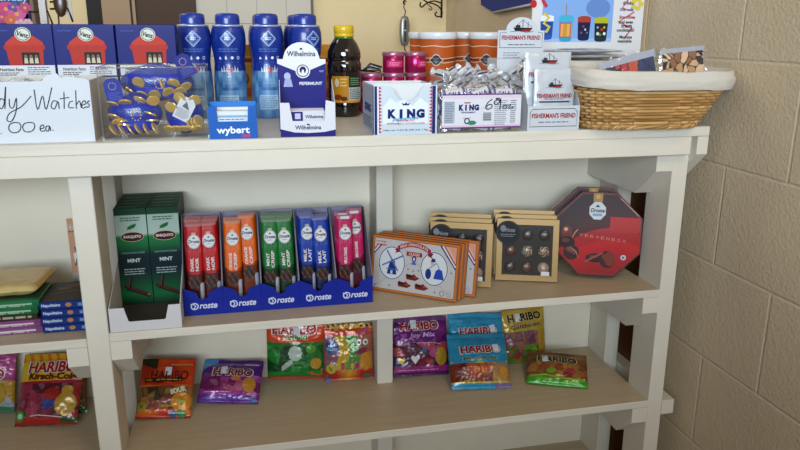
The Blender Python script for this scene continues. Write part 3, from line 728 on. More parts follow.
q.ring(f, .054, .022, .0045, .0048, .0022, '#23305c', 3, 14); q.ell(f, .0635, .0185, .0085, .004, '#3d9478', 4, 14); q.lines(f, .046, .026, .062, .029, 1, '#a4acb8', 3)
q.rect(f, .085, .022, .101, .037, '#6f7480', 2)
for k in range(4): q.rect(f, .085, .0245 + k * .0035, .101, .0258 + k * .0035, '#cdd0d8', 3)
q.lines(f, .107, .013, .134, .060, 13, '#9298a8', 2); q.lines(f, .138, .016, .150, .060, 12, '#7a8090', 2)
def hw(pts, wd=.0018):
    r = []
    for i in range(len(pts) - 1):
        p0 = pts[max(i - 1, 0)]; p1 = pts[i]; p2 = pts[i + 1]; p3 = pts[min(i + 2, len(pts) - 1)]
        for k in range(5):
            t_ = k / 5; r.append(tuple(.5 * (2 * p1[j] + (p2[j] - p0[j]) * t_ + (2 * p0[j] - 5 * p1[j] + 4 * p2[j] - p3[j]) * t_ ** 2 + (3 * p1[j] - p0[j] - 3 * p2[j] + p3[j]) * t_ ** 3) for j in (0, 1)))
    r.append(pts[-1]); q.stroke(f, r, wd, '#1d1e2a', 5)
def hp(a): return [(.006 + (x - 80) / (530 - 80) * (w - .010), .071 - (y - 182) / (400 - 182) * .0625) for x, y in a]
hw(hp([(362, 216), (338, 236), (325, 266), (335, 280), (354, 274), (362, 256), (345, 250), (330, 264)]))
hw(hp([(408, 226), (388, 220), (372, 238), (382, 252), (400, 240), (410, 222), (406, 284)])); hw(hp([(380, 214), (396, 212), (412, 218)]))
hw(hp([(436, 256), (424, 262), (428, 276), (442, 274), (446, 260), (436, 256)])); hw(hp([(452, 258), (468, 254), (456, 276), (474, 274), (486, 268)]))
q.build('header_label', CARD, kg)
def fb(u, v):
    a = 2 * pi * u; s_ = 1 - .9 * max(0, v - .8) / .2
    n_ = .004 * noise.noise(Vector((cos(a) * 2, sin(a) * 3, v * 6)))
    ex = lambda c_: math.copysign(abs(c_) ** .35, c_)
    return Vector((w / 2 + (w / 2 + .001) * ex(cos(a)) + n_ * (1 - abs(ex(cos(a)))), .026 + .028 * s_ * ex(sin(a)) + n_, .003 + .101 * v))
MB().grid(fb, 60, 24, '#ffffff', True, True).build('clear_bag', FILM, kg)
# heap of twist-wrapped sweets in an open clear bag behind
wb_ = thing('wrapped_sweets_bag', 'clear bag heaped with silver twist-wrapped sweets behind the labelled roll bag', 'bag of sweets', (.72, .075, 0))
def sweet():
    q = MB(); ax = Matrix.Rotation(pi / 2, 4, 'Y')
    q.lathe([(.009, -.021), (.007, -.019), (.0022, -.0125), (.0075, -.010), (.0085, -.004), (.0085, .004), (.0075, .010), (.0022, .0125), (.007, .019), (.009, .021)], 12, lambda u, v: '#4c4a66' if (int(u * 12) % 4 == 0 and .35 < v < .65) else '#c9c9cf', ax=ax, smooth=False)
    return q
s0 = sweet().build('wrapped_sweet', FOIL, wb_); first = True; rn = random.Random(9)
for lv in range(5):
    for k in range(9):
        o = s0 if first else s0.copy()
        if not first: COL.objects.link(o); o.parent = wb_
        first = False
        o.location = (.006 + (k % 9) * .0205 + rn.uniform(-.005, .005), .012 + rn.uniform(0, .028), .019 + lv * .0205 + (0 if lv < 4 else .004 * sin(k)))
        o.rotation_euler = (rn.uniform(-1, 1), rn.uniform(-.7, .7), rn.uniform(-.8, .8))
def fb2(u, v):
    a = 2 * pi * u; ex = lambda c_: math.copysign(abs(c_) ** .5, c_); n_ = .006 * noise.noise(Vector((cos(a) * 2, sin(a) * 3, v * 5 + 7)))
    return Vector((.080 + .092 * ex(cos(a)) + n_, .026 + .030 * ex(sin(a)) + n_, .008 + .098 * v + .008 * v * sin(a * 5)))
MB().grid(fb2, 50, 16, '#ffffff', True, True).build('clear_bag', FILM, wb_)

# ------------------------------------------------------------------ orange canisters
def canister():
    g = thing('orange_canister', '', 'canister'); H = .166
    R_ = lambda z: .0355 + .0085 * z / H
    m = MB().lathe([(0, 0), (.034, 0), (.0355, .001)] + [(R_(H * k / 14), H * k / 14) for k in range(1, 15)], 40, '#bf6834')
    def f(u, v, h=0): r = R_(v) + h + .0001; a = u / .042; return Vector((r * sin(a), -r * cos(a), v))
    for z, a_, c in ((.148, .0022, '#dfc3aa'), (.121, .002, '#dcbfa6'), (.1115, .002, '#dcbfa6')):
        m.grid(lambda u, v: f((u - .5) * .26, z + (v - .5) * a_ + .0012 * sin(u * 30), .0004), 40, 1, c)
    m.grid(lambda u, v: f((u - .5) * .26, .117 + (v - .5) * .005, .0003), 40, 1, '#8b4a2c')
    for du in (0, .088, -.088):
        m.pol(f, [(du - .018, .117), (du - .010, .122), (du - .007, .128), (du, .131), (du + .007, .128), (du + .010, .122), (du + .018, .117), (du + .010, .111), (du + .007, .106), (du, .103), (du - .007, .106), (du - .010, .111)], '#d5c5b4', 4)
        m.pol(f, [(du - .015, .117), (du - .009, .121), (du - .006, .126), (du, .1285), (du + .006, .126), (du + .009, .121), (du + .015, .117), (du + .009, .112), (du + .006, .1075), (du, .1055), (du - .006, .1075), (du - .009, .112)], '#3e4650', 6)
        m.lines(f, du - .007, .112, du + .007, .122, 3, '#8b949c', 8)
    m.build('canister_body', CARD, g)
    MB().lathe([(.0446, H - .002), (.0466, H), (.0466, H + .011), (.045, H + .0145), (.0435, H + .0135), (0, H + .0135)], 40, '#dcdfe4').build('lid', PLAST, g)
    return g
c0 = canister()
CN = [(437.5, .40, 'orange canister in front of the left pair, white lid'), (427, .495, 'orange canister behind the left pair, nearest the hanging scale'),
      (487.5, .40, 'orange canister in front of the right pair, beside white header card'), (467, .495, 'orange canister behind the right pair of canisters')]
for i, (px, y, lb) in enumerate(CN):
    o = c0 if i == 0 else dup(c0, Matrix.Identity(4)); o.matrix_world = rz((Yp(px, 45, y).x, y, 0), (-.33, -.2, -.38, -.1)[i]); o['label'] = lb; o['group'] = 'orange canisters on the top shelf'
# ------------------------------------------------------------------ lozenge displays with a ship
def ship(m, f, cu, cv, s, ly=3):
    m.pol(f, [(cu - .9*s, cv + .12*s), (cu + 1.0*s, cv + .10*s), (cu + .7*s, cv - .22*s), (cu - .7*s, cv - .22*s)], '#26262c', ly)
    m.pol(f, [(cu - .1*s, cv - .05*s), (cu + .93*s, cv - .02*s), (cu + .7*s, cv - .24*s), (cu - .05*s, cv - .26*s)], '#a82f38', ly + 1)
    m.pol(f, [(cu - .7*s, cv + .12*s), (cu - .2*s, cv + .12*s), (cu - .25*s, cv + .36*s), (cu - .6*s, cv + .36*s)], '#3a3c44', ly)
    m.rect(f, cu - .02*s, cv + .1*s, cu + .04*s, cv + .85*s, '#2a2b31', ly); m.rect(f, cu + .5*s, cv + .1*s, cu + .55*s, cv + .62*s, '#2a2b31', ly)
    m.stroke(f, [(cu + .01*s, cv + .8*s), (cu + .95*s, cv + .15*s)], .03*s, '#55565c', ly); m.stroke(f, [(cu + .01*s, cv + .8*s), (cu - .8*s, cv + .15*s)], .03*s, '#55565c', ly)
    m.stroke(f, [(cu - 1.2*s, cv - .26*s), (cu - .4*s, cv - .18*s), (cu + .4*s, cv - .30*s), (cu + 1.1*s, cv - .22*s)], .05*s, '#6b7d8c', ly + 2)
FT = "FISHERMAN'S FRIEND"; FW = '#cdd2da'
fd = thing('lozenge_display', "white lozenge tray with red lettering beside the wicker basket", 'display box', rz((.8635, -.020, 0), -.02))
w, dd = .1045, .062; m = MB()
m.box(0, w, 0, .001, 0, .047, FW).box(.001, w - .001, .001, dd, 0, .001, FW).box(.001, w - .001, dd - .001, dd, 0, .072, FW)
for x in (0, w - .001): m.prism([(x, .001, 0), (x, dd, 0), (x, dd, .072), (x, .016, .070), (x, .001, .047)], (.001, 0, 0), FW)
f = FY(0); m.stroke(f, [(.005, .008), (w - .005, .008), (w - .005, .035), (w - .010, .041), (.010, .041), (.005, .035), (.005, .008)], .0011, '#3a4250', 2)
m.text(f, FT, w / 2, .0285, .088, .0095, '#a92b3a', 3, .03); m.lines(f, .022, .0145, w - .022, .018, 1, '#6d7480', 2, .5, .02)
m.build('tray', CARD, fd)
def sachet(o, w, h, lean, label, stag, zr=0., vo=0.):
    M = rz(o, zr) @ Matrix.Rotation(-lean, 4, 'X')
    def P(u, v, h_=0):   # u -w/2..w/2 , v 0..h
        a = max(0, 1 - abs(2 * u / w) ** 3) ** .5 * max(0, 1 - abs(2 * v / h - 1) ** 5) ** .5
        n_ = noise.noise(Vector((u * 70, v * 70, stag * 9)))
        return Vector((u, -.0045 * a - .0011 * n_ - h_, v + .0009 * sin(u * 900) * (abs(2 * v / h - 1) > .93)))
    m = MB().grid(lambda a, b: P((a - .5) * w, b * h), 34, 40, '#c6cbd4')
    m.grid(lambda a, b: Vector(((a - .5) * w, .0045 * max(0, 1 - abs(2*a-1) ** 3) ** .5 * max(0, 1 - abs(2*b-1) ** 5) ** .5, b * h)), 10, 10, '#c6cbd4')
    ship(m, lambda u, v, hh: P(u, v, hh + .0008), 0, h * (.66 + vo), w * .19)
    m.text(lambda u, v, hh: P(u, v, hh + .0008), FT, 0, h * (.49 + vo), w * .86, .0085, '#a92b3a', 3, .03)
    m.rect(lambda u, v, hh: P(u, v, hh + .0006), -w * .38, h * (.375 + vo), w * .38, h * (.40 + vo), '#3d4047', 2, 10, 1)
    m.lines(lambda u, v, hh: P(u, v, hh + .0006), -w * .25, h * (.42 + vo), w * .25, h * (.45 + vo), 1, '#7a7f88', 2)
    m.lines(lambda u, v, hh: P(u, v, hh + .0006), -w * .3, h * .2, w * .3, h * .32, 3, '#8d929b', 2)
    return tag(m.build('lozenge_sachet', FOIL, M=M), label, 'sachet', 'white lozenge sachets')
sachet((.922, -.005, .0025), .082, .112, .06, "front white ship-printed sachet standing in the lozenge tray", 1, .0, .06)
sachet((.915, .010, .0025), .094, .142, .05, "taller white ship-printed sachet behind the front one", 2, .02, .22)
sachet((.917, .026, .0025), .092, .13, .04, "hindmost white sachet in the lozenge tray", 3, .0)
fr = thing('lozenge_display', "white carton with ship header card, before the orange canisters", 'display box', (.854, .132, 0))
w = .1; m = MB().bevbox(0, w, 0, .06, 0, .128, .001, FW)
dome = [(.051 + .034 * cos(pi * k / 14), .184 + .026 * sin(pi * k / 14)) for k in range(15)]
m.prism([(p, 0, q) for p, q in [(0, .1285), (w, .1285), (w, .184)] + dome + [(0, .184)]], (0, .0015, 0), FW)
f = FY(0); m.stroke(f, [(.004, .150), (.004, .180), (.018, .180)], .001, '#3a4250', 2); m.stroke(f, [(.086, .180), (w - .004, .180), (w - .004, .150), (.004, .150)], .001, '#3a4250', 2)
ship(m, f, .052, .187, .022); m.text(f, FT, .05, .170, .084, .009, '#a92b3a', 3, .03); m.lines(f, .022, .154, .08, .158, 1, '#7a808a', 2, .5, .02)
ship(m, f, .068, .118, .022); m.lines(f, .012, .128, .05, .142, 3, '#a4a9b2', 2)
m.build('carton', CARD, fr)

# ------------------------------------------------------------------ poster card
pa = Yp(531, 40, .275); pb = Yp(641, 40, .275)
po = thing('poster', 'poster card with blue picture of four drink cups, standing behind basket', 'poster', (pa.x, .275, 0))
w = pb.x - pa.x; h = .30; m = MB().box(0, w, 0, .004, 0, h, '#d9dade'); f = FY(0)
def pp(px, py): P = Yp(px, py, .275); return (P.x - pa.x, P.z)
x0 = pp(541, 40)[0]; x1 = pp(611, 40)[0]; zb = pp(575, 42)[1]
m.rect(f, x0, zb, x1, h - .002, '#8fb2e2', 1); m.rect(f, x0, zb, x1, zb + .008, '#a9c2e8', 2)
m.ell(f, x0 + .135, zb + .075, .03, .022, '#7695cc', 2)
def cup(px, py0, py1, wp, body, top, band, marks):
    c, z0 = pp(px, py1); _, z1 = pp(px, py0); r = wp * .0023 / 2
    m.pol(f, [(c - r * .85, z0), (c + r * .85, z0), (c + r, z1), (c - r, z1)], body, 3); m.ell(f, c, z0, r * .85, r * .25, body, 3, 14)
    m.rect(f, c - r, z1 - (z1 - z0) * .2, c + r, z1, top, 4); m.ell(f, c, z1, r, r * .28, top, 5, 14)
    m.pol(f, [(c - r * .8, z0 + (z1 - z0) * .15), (c + r * .8, z0 + (z1 - z0) * .15), (c + r * .85, z0 + (z1 - z0) * .75), (c - r * .85, z0 + (z1 - z0) * .75)], band, 4)
    for (a, b, s, cc) in marks: m.ell(f, c + a * r, z0 + b * (z1 - z0), s * r, s * r, cc, 6, 9)
cup(546, 17, 38, 14, '#3a6ab8', '#dfe6f0', '#2c5aa8', [(-.3, .3, .2, '#6a8fd0'), (.3, .5, .2, '#6a8fd0')])
c, z = pp(545, 26); m.stroke(f, [(c - .004, z + .028), (c + .008, z + .018), (c - .004, z + .006), (c + .010, z - .002), (c + .002, z - .014)], .0065, '#d6c24a', 7)
c, z = pp(541, 4); m.stroke(f, [(c, z + .02), (c + .006, z + .004), (c + .014, z - .006)], .008, '#c4455c', 7); m.ell(f, c - .018, z, .008, .009, '#c23a3a', 7, 9)
cup(565, 17, 40, 15, '#4aa8cc', '#57b6d6', '#e0b070', [])
c, z = pp(565, 30); m.stroke(f, [(c - .0125, z - .016), (c + .0125, z - .016), (c + .013, z + .015), (c - .013, z + .015), (c - .0125, z - .016)], .003, '#c05068', 6); m.rect(f, c - .001, z + .03, c + .001, z + .056, '#a58f70', 6)
m.rect(f, c - .005, z - .015, c + .004, z + .013, '#caa04c', 6)
cup(583, 18, 39, 14, '#2a3560', '#b05040', '#27305a', [(-.4, .3, .18, '#8a5a90'), (.2, .45, .16, '#c8c8d8'), (.5, .3, .14, '#5a9a90'), (-.1, .6, .16, '#b05060')])
cup(600, 19, 40, 15, '#31404a', '#b8bc3a', '#26343e', [(-.45, .3, .22, '#d8d8d0'), (.1, .5, .2, '#c84a3c'), (.5, .3, .22, '#e0e0d8'), (-.1, .25, .18, '#7aa05a'), (.45, .6, .16, '#d0b050'), (-.5, .6, .14, '#b0c8d0')])
c0_ = pp(613, 30)[0]; rows = ['drinks', 'Soy milk', 'Smoothies', 'and even', 'treats', 'cocktails!', 'Machine', 'washable']
for k, (py, cc) in enumerate(((3, '#3a3c44'), (10, '#3b62a8'), (17, '#b03a48'), (22, '#33353d'), (26, '#33353d'), (30, '#33353d'), (37, '#44464e'), (41, '#44464e'))):
    z = pp(625, py)[1]; m.text(f, rows[k], c0_ + .033 - .002 * (k % 2), z, .0052 * len(rows[k]) ** .93, .0075, cc, 3, .03)
zz_ = lambda px, py: pp(px, py)
m.stroke(f, [zz_(628, 0), zz_(622, 8), zz_(634, 12), zz_(618, 22), zz_(632, 28), zz_(624, 38)], .0035, '#b8323e', 6)
for a in range(5):
    c, z = pp(637, 4); m.ell(f, c + .010 * cos(a * 1.26), z + .010 * sin(a * 1.26), .007, .005, '#d9c650', 7, 8)
m.build('printed_card', CARD, po)

# ------------------------------------------------------------------ wicker basket
bk = thing('wicker_basket', 'oblong wicker basket with white cloth liner at the shelf end', 'basket', rz((1.1035, .024, 0), -.05))
def rr(a, b, n=4.0):
    def g(t):
        c, s = cos(t), sin(t); return (a * math.copysign(abs(c) ** (2 / n), c), b * math.copysign(abs(s) ** (2 / n), s))
    return g
def ring_pts(a, b, z, n, wob=0, ph=0, k=26, cx=0):
    g = rr(a, b); r = []
    for i in range(n):
        t = 2 * pi * i / n; x, y = g(t); q = 1 + wob * sin(k / 2 * t * 1.0 + ph) / math.hypot(x, y)
        r.append((x * q + cx, y * q, z))
    return r
AB = lambda t: (.116 + .038 * t, .074 + .030 * t, .0145 * t)
m = MB(); cols = ['#b98c52', '#a87c44', '#c69c62', '#b4874e', '#9c723c']
for k in range(16):
    t = k / 15; a, b, cx = AB(t)
    m.tube(ring_pts(a, b, .008 + .088 * t, 170, .0046, pi * (k % 2), 34, cx), .0033, 7, cols[(k * 7) % 5], True)
for k in range(34):
    t0_ = 2 * pi * k / 34; ps = []
    for j in range(5):
        a, b, cx = AB(j / 4); x, y = rr(a, b)(t0_); ps.append((x + cx, y, .004 + .095 * j / 4))
    m.tube(ps, .0024, 5, '#a07640')
for ph in (0, 2.1, 4.2): 
    r = []
    g = rr(.114, .074)
    for i in range(200):
        t = 2 * pi * i / 200; x, y = g(t); q = 1 + .0035 * cos(24 * t + ph) / math.hypot(x, y); r.append((x * q, y * q, .007 + .0035 * sin(24 * t + ph)))
    m.tube(r, .0033, 6, cols[int(ph)], True)
m.build('woven_body', WICK, bk)
MB().grid(lambda u, v: Vector((rr(.104 * max(v, .01), .070 * max(v, .01))(2 * pi * u)[0], rr(.104 * max(v, .01), .07 * max(v, .01))(2 * pi * u)[1], .006)), 40, 4, '#9c723c', True, True).build('base', WICK, bk)
def lin_(u, v):
    t = 2 * pi * u
    if v < .45: q = v / .45; a, b, cx, z = .157, .109, .0145, .083 + .028 * q; a += .003 + .003 * sin(q * 3); b += .003 + .003 * sin(q * 3)
    elif v < .62: q = (v - .45) / .17; a, b, cx, z = .161 - .010 * q, .113 - .010 * q, .0145, .111 + .006 * sin(q * pi)
    else: q = (v - .62) / .38; a, b, cx, z = .151 - .036 * q, .103 - .036 * q, .0145 * (1 - q), .111 - .098 * q
    x, y = rr(a, b)(t); n_ = noise.noise(Vector((x * 25, y * 25, v * 6))); q = 1 + .0035 * n_ / math.hypot(x, y)
    return Vector((x * q + cx, y * q, z + .0025 * n_ + (.006 * sin(t * 1.0 - .5) if v < .62 else 0)))
MB().grid(lin_, 120, 26, '#c5bfb6', True, True).build('cloth_liner', CLOTH, bk)
def sleeve(TL, TR, y, drop, label, pal, seed, lean=.12, tilt=0):
    a = Yp(*TL, y); b = Yp(*TR, y); ux = (b - a); w = ux.length
    M = frame((a + b) / 2, ux, Vector((0, sin(lean), cos(lean)))) @ Matrix.Translation((0, 0, -drop))
    g = thing('clear_sleeve', label, 'packet', M, 'clear sleeves in the basket')
    def P(u, v, s): 
        q = max(0, 1 - (2*u - 1) ** 6) ** .5 * max(0, sin(pi * min(1, v * 1.02))) ** .5
        return Vector(((u - .5) * w, s * .004 * q + .0012 * noise.noise(Vector((u * 7, v * 7, seed))), v * drop))
    m = MB().grid(lambda u, v: P(u, v, -1), 16, 16, '#fff').grid(lambda u, v: P(u, v, 1), 16, 16, '#fff')
    m.build('film', FILM, g)
    rn = random.Random(seed); pts = [(rn.random(), rn.random(), rn.choice(pal)) for _ in range(34)]
    def cf(u, v):
        d = sorted((((u - p[0]) * 1.3) ** 2 + (v - p[1]) ** 2, p[2]) for p in pts)
        return '#1d1a22' if d[1][0] ** .5 - d[0][0] ** .5 < .022 else d[0][1]
    m = MB().grid(lambda u, v: Vector(((u - .5) * w * .84, -.0015, .004 + v * drop * .80)), 48, 40, cf, False)
    m.grid(lambda u, v: Vector(((u - .5) * w * .84, .0015, .004 + v * drop * .80)), 2, 2, pal[0], False)
    m.build('patterned_cloth', CLOTH, g)
    q = MB().box(-w * .46, w * .46, -.0006, .0006, drop * .82, drop * .95, '#9ea4b2'); q.build('white_insert', MATT, g)
    return g
sleeve((595, 61), (656, 45), .005, .115, 'clear sleeve with red and navy patterned cloth at basket middle', ['#a8283a', '#7e1f2c', '#22305c', '#3a4a80', '#b84a3a'], 4)
sleeve((658, 47.5), (706, 43), -.006, .085, 'clear sleeve with tan and brown patterned cloth at basket right end', ['#c9a27c', '#b98c64', '#8a5a3c', '#d4b494'], 8)
wc = MB().bevbox(.985, 1.185, .165, .255, 0, .112, .001, '#c8c4bc'); tag(wc.build('white_carton', MATT), 'low white carton between basket and poster card', 'box')
for k, (dx, a_, ln, lb) in enumerate(((.0, .04, .18, 'flat white packet at the bottom of the stack before poster'), (.012, -.06, .19, 'flat white packet in the middle of the stack before poster'), (-.008, .10, .17, 'flat white packet on top of the stack before poster'))):
    def P(u, v, s=1): return Vector(((u - .5) * ln, (v - .5) * .088, s * .005 * (max(0, sin(pi * u)) * max(0, sin(pi * v))) ** .4 + .0012 * noise.noise(Vector((u * 8, v * 8, k)))))
    m = MB().grid(lambda u, v: P(u, v), 24, 12, '#cfd0d4').grid(lambda u, v: P(u, v, -1), 24, 12, '#bfc0c4'); m.rect(flat((-ln / 2, -.044, .003), (1, 0, 0), (0, 1, 0)), .03, .02, .07, .05, '#7a7f88', 8)
    o = m.build('white_packet', FOIL, M=rz((1.085 + dx, .21, .1185 + .0115 * k), a_)); tag(o, lb, 'packet', 'flat white packets by the poster')

# ------------------------------------------------------------------ hanging scale and iron bracket on the back wall
ys = 1.80
def PX(px, py, y=ys): return Yp(px, py, y)
br = MB(); pv = PX(443, 0).x
def sc(pts, r=.0035): br.tube(pts, r, 7, '#211a17')
zt = PX(404, 0).z
xb = PX(441.5, 10).x
br.tube([(xb, ys, PX(442, 18).z), (xb, ys, zt + .06)], .0045, 8, '#211a17')
def px_curve(pts, r=.0032):
    q = [PX(*p) for p in pts]; o = []
    for i in range(len(q) - 1):
        p0 = q[max(i - 1, 0)]; p1 = q[i]; p2 = q[i + 1]; p3 = q[min(i + 2, len(q) - 1)]
        for k in range(5):
            t_ = k / 5; o.append(.5 * (2 * p1 + (p2 - p0) * t_ + (2 * p0 - 5 * p1 + 4 * p2 - p3) * t_ ** 2 + (3 * p1 - p0 - 3 * p2 + p3) * t_ ** 3))
    sc(o + [q[-1]], r)
px_curve([(421, -2), (427, 2), (434, 4), (439, 7), (442, 12), (441, 16), (437, 16.5), (435, 14), (437, 12)])
px_curve([(441, 3), (434, 1), (427, 3), (422, 7), (420, 5), (421, 2)])
px_curve([(427, 4), (430, 6), (432, 9), (430, 10), (429, 8)], .002)
px_curve([(441, -6), (428, -9), (414, -8), (404, -6)], .004)
br.box(xb - .008, XW + .0, ys - .006, ys + .006, PX(442, -4).z, PX(442, -1).z, '#211a17')
tag(br.build('scroll_bracket', IRON), 'black wrought iron scroll bracket fixed near the wall corner', 'bracket')
hs_ = thing('hanging_scale', 'grey oval spring scale hanging from the iron bracket', 'scale', (PX(404.5, 31).x, ys - .0, PX(404.5, 31).z))
H2 = (PX(404, 16).z - PX(404, 46).z) / 2
m = MB().grid(lambda u, v: Vector((.022 * math.copysign(abs(cos(2*pi*u)) ** .7, cos(2*pi*u)) * sin(pi * v) ** .45, .013 * math.copysign(abs(sin(2*pi*u)) ** .7, sin(2*pi*u)) * sin(pi * v) ** .45, -H2 * cos(pi * v))), 24, 18, '#8f8c86', True, True)
m.build('scale_body', METAL, hs_)
q = MB(); f = FY(-.0135); q.rect(f, -.004, -.045, .004, .045, '#3a3734', 2); q.lines(f, -.012, -.04, .012, .04, 12, '#4a4744', 1, .25); q.rect(f, -.003, .0, .003, .006, '#e0dedb', 4); q.build('dial_plate', METAL, hs_)
zt2 = PX(404, -6).z - hs_.location.z
q = MB(); q.tube([(0, 0, H2 - .002), (.004, 0, H2 + .02), (-.004, 0, H2 + .035), (-.002, 0, H2 + .045), (0, 0, zt2)], .0022, 6, '#2a2623'); q.tube([(.006 * cos(a), 0, H2 + .055 + .008 * sin(a)) for a in [k * .6 for k in range(10)]], .0025, 6, '#2a2623'); q.build('top_hook', IRON, hs_)
q = MB(); q.tube([(0, 0, -H2 + .001), (.002, 0, -H2 - .015)] + [(.010 * sin(a) - .002, 0, -H2 - .028 + .012 * cos(a)) for a in [k * .5 for k in range(9)]], .0022, 6, '#2a2623'); q.build('bottom_hook', IRON, hs_)
# blue pennant on the side wall
fa = [Xp(480, -6, XW - .02), Xp(481, 5, XW - .02), Xp(494, 12.5, XW - .02), Xp(546, 1.5, XW - .02), Xp(546, -6, XW - .02)]
m = MB().prism(fa, (.004, 0, 0), '#22327c'); 
m.tube([fa[2] + Vector((-.002, 0, 0)), fa[3] + Vector((-.002, 0, 0))], .004, 6, '#b9b6bd')
tag(m.build('blue_pennant', CLOTH), 'dark blue cloth pennant hanging on the block wall', 'flag')

# ------------------------------------------------------------------ things behind the top shelf at the far left
yr = .56
def U(px, py, y=yr): return Yp(px, py, y)
a = U(-16, 0); b = U(28, 0); zt = .26
nb = thing('floral_book', 'blue book with pink flower cover at the far left', 'book', (a.x, yr, 0)); w = b.x - a.x
m = MB().bevbox(0, w, 0, .015, 0, zt, .001, '#24407c'); f = FY(0); rn = random.Random(2)
for (px, py, r_, cc) in ((6, 9, .017, '#c64a86'), (17, 14, .019, '#c85a92'), (25, 8, .013, '#b83a78'), (2, 17, .014, '#b54884'), (11, 20, .014, '#c96a4c'), (13, 7, .012, '#5a4c9c'), (20, 23, .01, '#d0a8b8'), (28, 23, .01, '#d0a8b8')):
    P = U(px, py); cu, cv = P.x - a.x, P.z
    for k in range(6): m.ell(f, cu + r_ * .55 * cos(k * 1.047), cv + r_ * .55 * sin(k * 1.047), r_ * .48, r_ * .48, cc, 2 + k % 2, 9)
    m.ell(f, cu, cv, r_ * .25, r_ * .25, '#d9a050', 5, 8)
P = U(10, 1); m.text(f, 'Sunday', P.x - a.x, P.z + .006, .078, .022, '#9cc0d8', 4, .02)
m.build('book_block', CARD, nb)
for (p0, p1, cc, lb) in ((29, 35, '#4d5a74', 'grey blue book leaning beside the floral book'), (36, 41, '#7a6250', 'brown book leaning beside the wooden rack post')):
    A = U(p0, 25, yr + .01); B = U(p1, 25, yr + .01); m = MB().bevbox(0, B.x - A.x, 0, .12 if p0 < 30 else .1, 0, .29, .002, cc)
    tag(m.build('leaning_book', CARD, M=Matrix.Translation((A.x, yr, 0)) @ Matrix.Rotation(-.03, 4, 'Y')), lb, 'book')
rk = thing('wire_rack', 'brown wooden post rack with black wire hooks behind sprinkle boxes', 'rack', (U(49, 30).x, yr - .03, 0))
m = MB().bevbox(-.008, .008, -.008, .008, 0, .34, .001, '#7a5840'); m.build('post', PLAST, rk)
q = MB(); x0 = rk.location.x
for (p0, py, p1) in ((50, 9, 68), (50, 2, 60), (28, 12, 48)):
    A = U(p0, py, yr - .03); B = U(p1, py, yr - .03); q.tube([(A.x - x0, 0, A.z), (B.x - x0, -.002, A.z + .002), (B.x - x0 + .008 * (1 if p1 > 49 else 1), -.004, A.z - .028)], .0022, 6, '#1c1a1a')
q.build('wire_hook', IRON, rk)
P = U(61, 8, yr - .035); m = MB().grid(lambda u, v: Vector((P.x + .014 * cos(2*pi*u) * sin(pi*v), yr - .04 + .006 * sin(2*pi*u) * sin(pi*v), P.z + .03 * cos(pi * v) + .01)), 12, 10, '#4a3220', True, True)
m.tube([(P.x - .006, yr - .04, P.z - .01), (P.x - .008, yr - .04, P.z - .05)], .002, 5, '#1c1a1a')
tag(m.build('brown_ornament', PLAST), 'brown oval ornament hanging from wire rack hook', 'ornament')
P = U(69, 6, yr - .03); m = MB().box(P.x - .006, P.x + .006, yr - .032, yr - .030, P.z - .03, P.z + .04, '#b9b4ac')
tag(m.build('white_tag', MATT), 'narrow white tag hanging on the wire rack', 'tag')
A = Yp(87, 0, YB); B = Yp(104, 0, YB); struct('trim_3', MB().box(A.x, B.x, YB - .03, YB, -.5, .8, '#1d1a1d'), MATT)
# ------------------------------------------------------------------ middle shelf, left bay: stacked chocolate bars
def flatbar(name, w, d, h, top, front, marks=None):
    m = MB().bevbox(0, w, 0, d, 0, h, .0012, front)
    f = flat((0, 0, h), (1, 0, 0), (0, 1, 0)); m.rect(f, .001, .001, w - .001, d - .001, top, 1)
    ff = FY(0)
    return m, f, ff
GB = 'chocolate bars stacked in the left bay'
zs0 = ZM2 + .0003; hb = .0128
xl0, xl1 = -.215, -.0405; yl = .048
def lady(z, base, edge, label, dx):
    w = xl1 - xl0; m, f, ff = flatbar('bar', w, .10, hb, '#37362f' if base == 'p' else '#3b5a40', edge)
    m.rect(f, .001, .001, w - .001, .012, edge, 2)
    m.lines(f, .09, .03, w - .03, .055, 2, '#b9b09c', 3, .5, .1, 5); m.lines(f, .10, .06, w - .01, .085, 2, '#8c8470', 3)
    m.rect(ff, .002, hb * .38, w - .003, hb * .6, '#d9d5dc' if base == 'p' else '#a8d0b0', 1); m.lines(ff, .02, .002, w - .02, .005, 1, '#d8d0d8', 2, .4)
    m.rect(ff, w - .012, .001, w - .002, hb - .001, mix(edge, '#000000', .3), 2)
    tag(m.build('chocolate_bar', FOIL, M=(xl0 + dx, yl, z)), label, 'chocolate bar', GB)
lady(zs0, 'p', '#8a4a86', 'purple wrapped chocolate bar at the bottom of left pile', .0)
lady(zs0 + .0131, 'p', '#93538e', 'purple wrapped chocolate bar, upper of the two purple ones', -.002)
lady(zs0 + .0262 + .012, 'g', '#1f7a4c', 'green wrapped chocolate bar resting on dark bar', -.004)
lady(zs0 + .0393 + .012, 'g', '#24845a', 'green wrapped chocolate bar under the gold packet', -.001)
m, f, ff = flatbar('bar', .17, .10, .0115, '#33302a', '#3a3630'); m.lines(ff, .04, .003, .16, .009, 1, '#b9b09c', 2, .7, .02)
tag(m.build('chocolate_bar', FOIL, M=(xl0 - .002, yl + .0015, zs0 + .0263)), 'dark bar with pale script between purple and green bars', 'chocolate bar', GB)
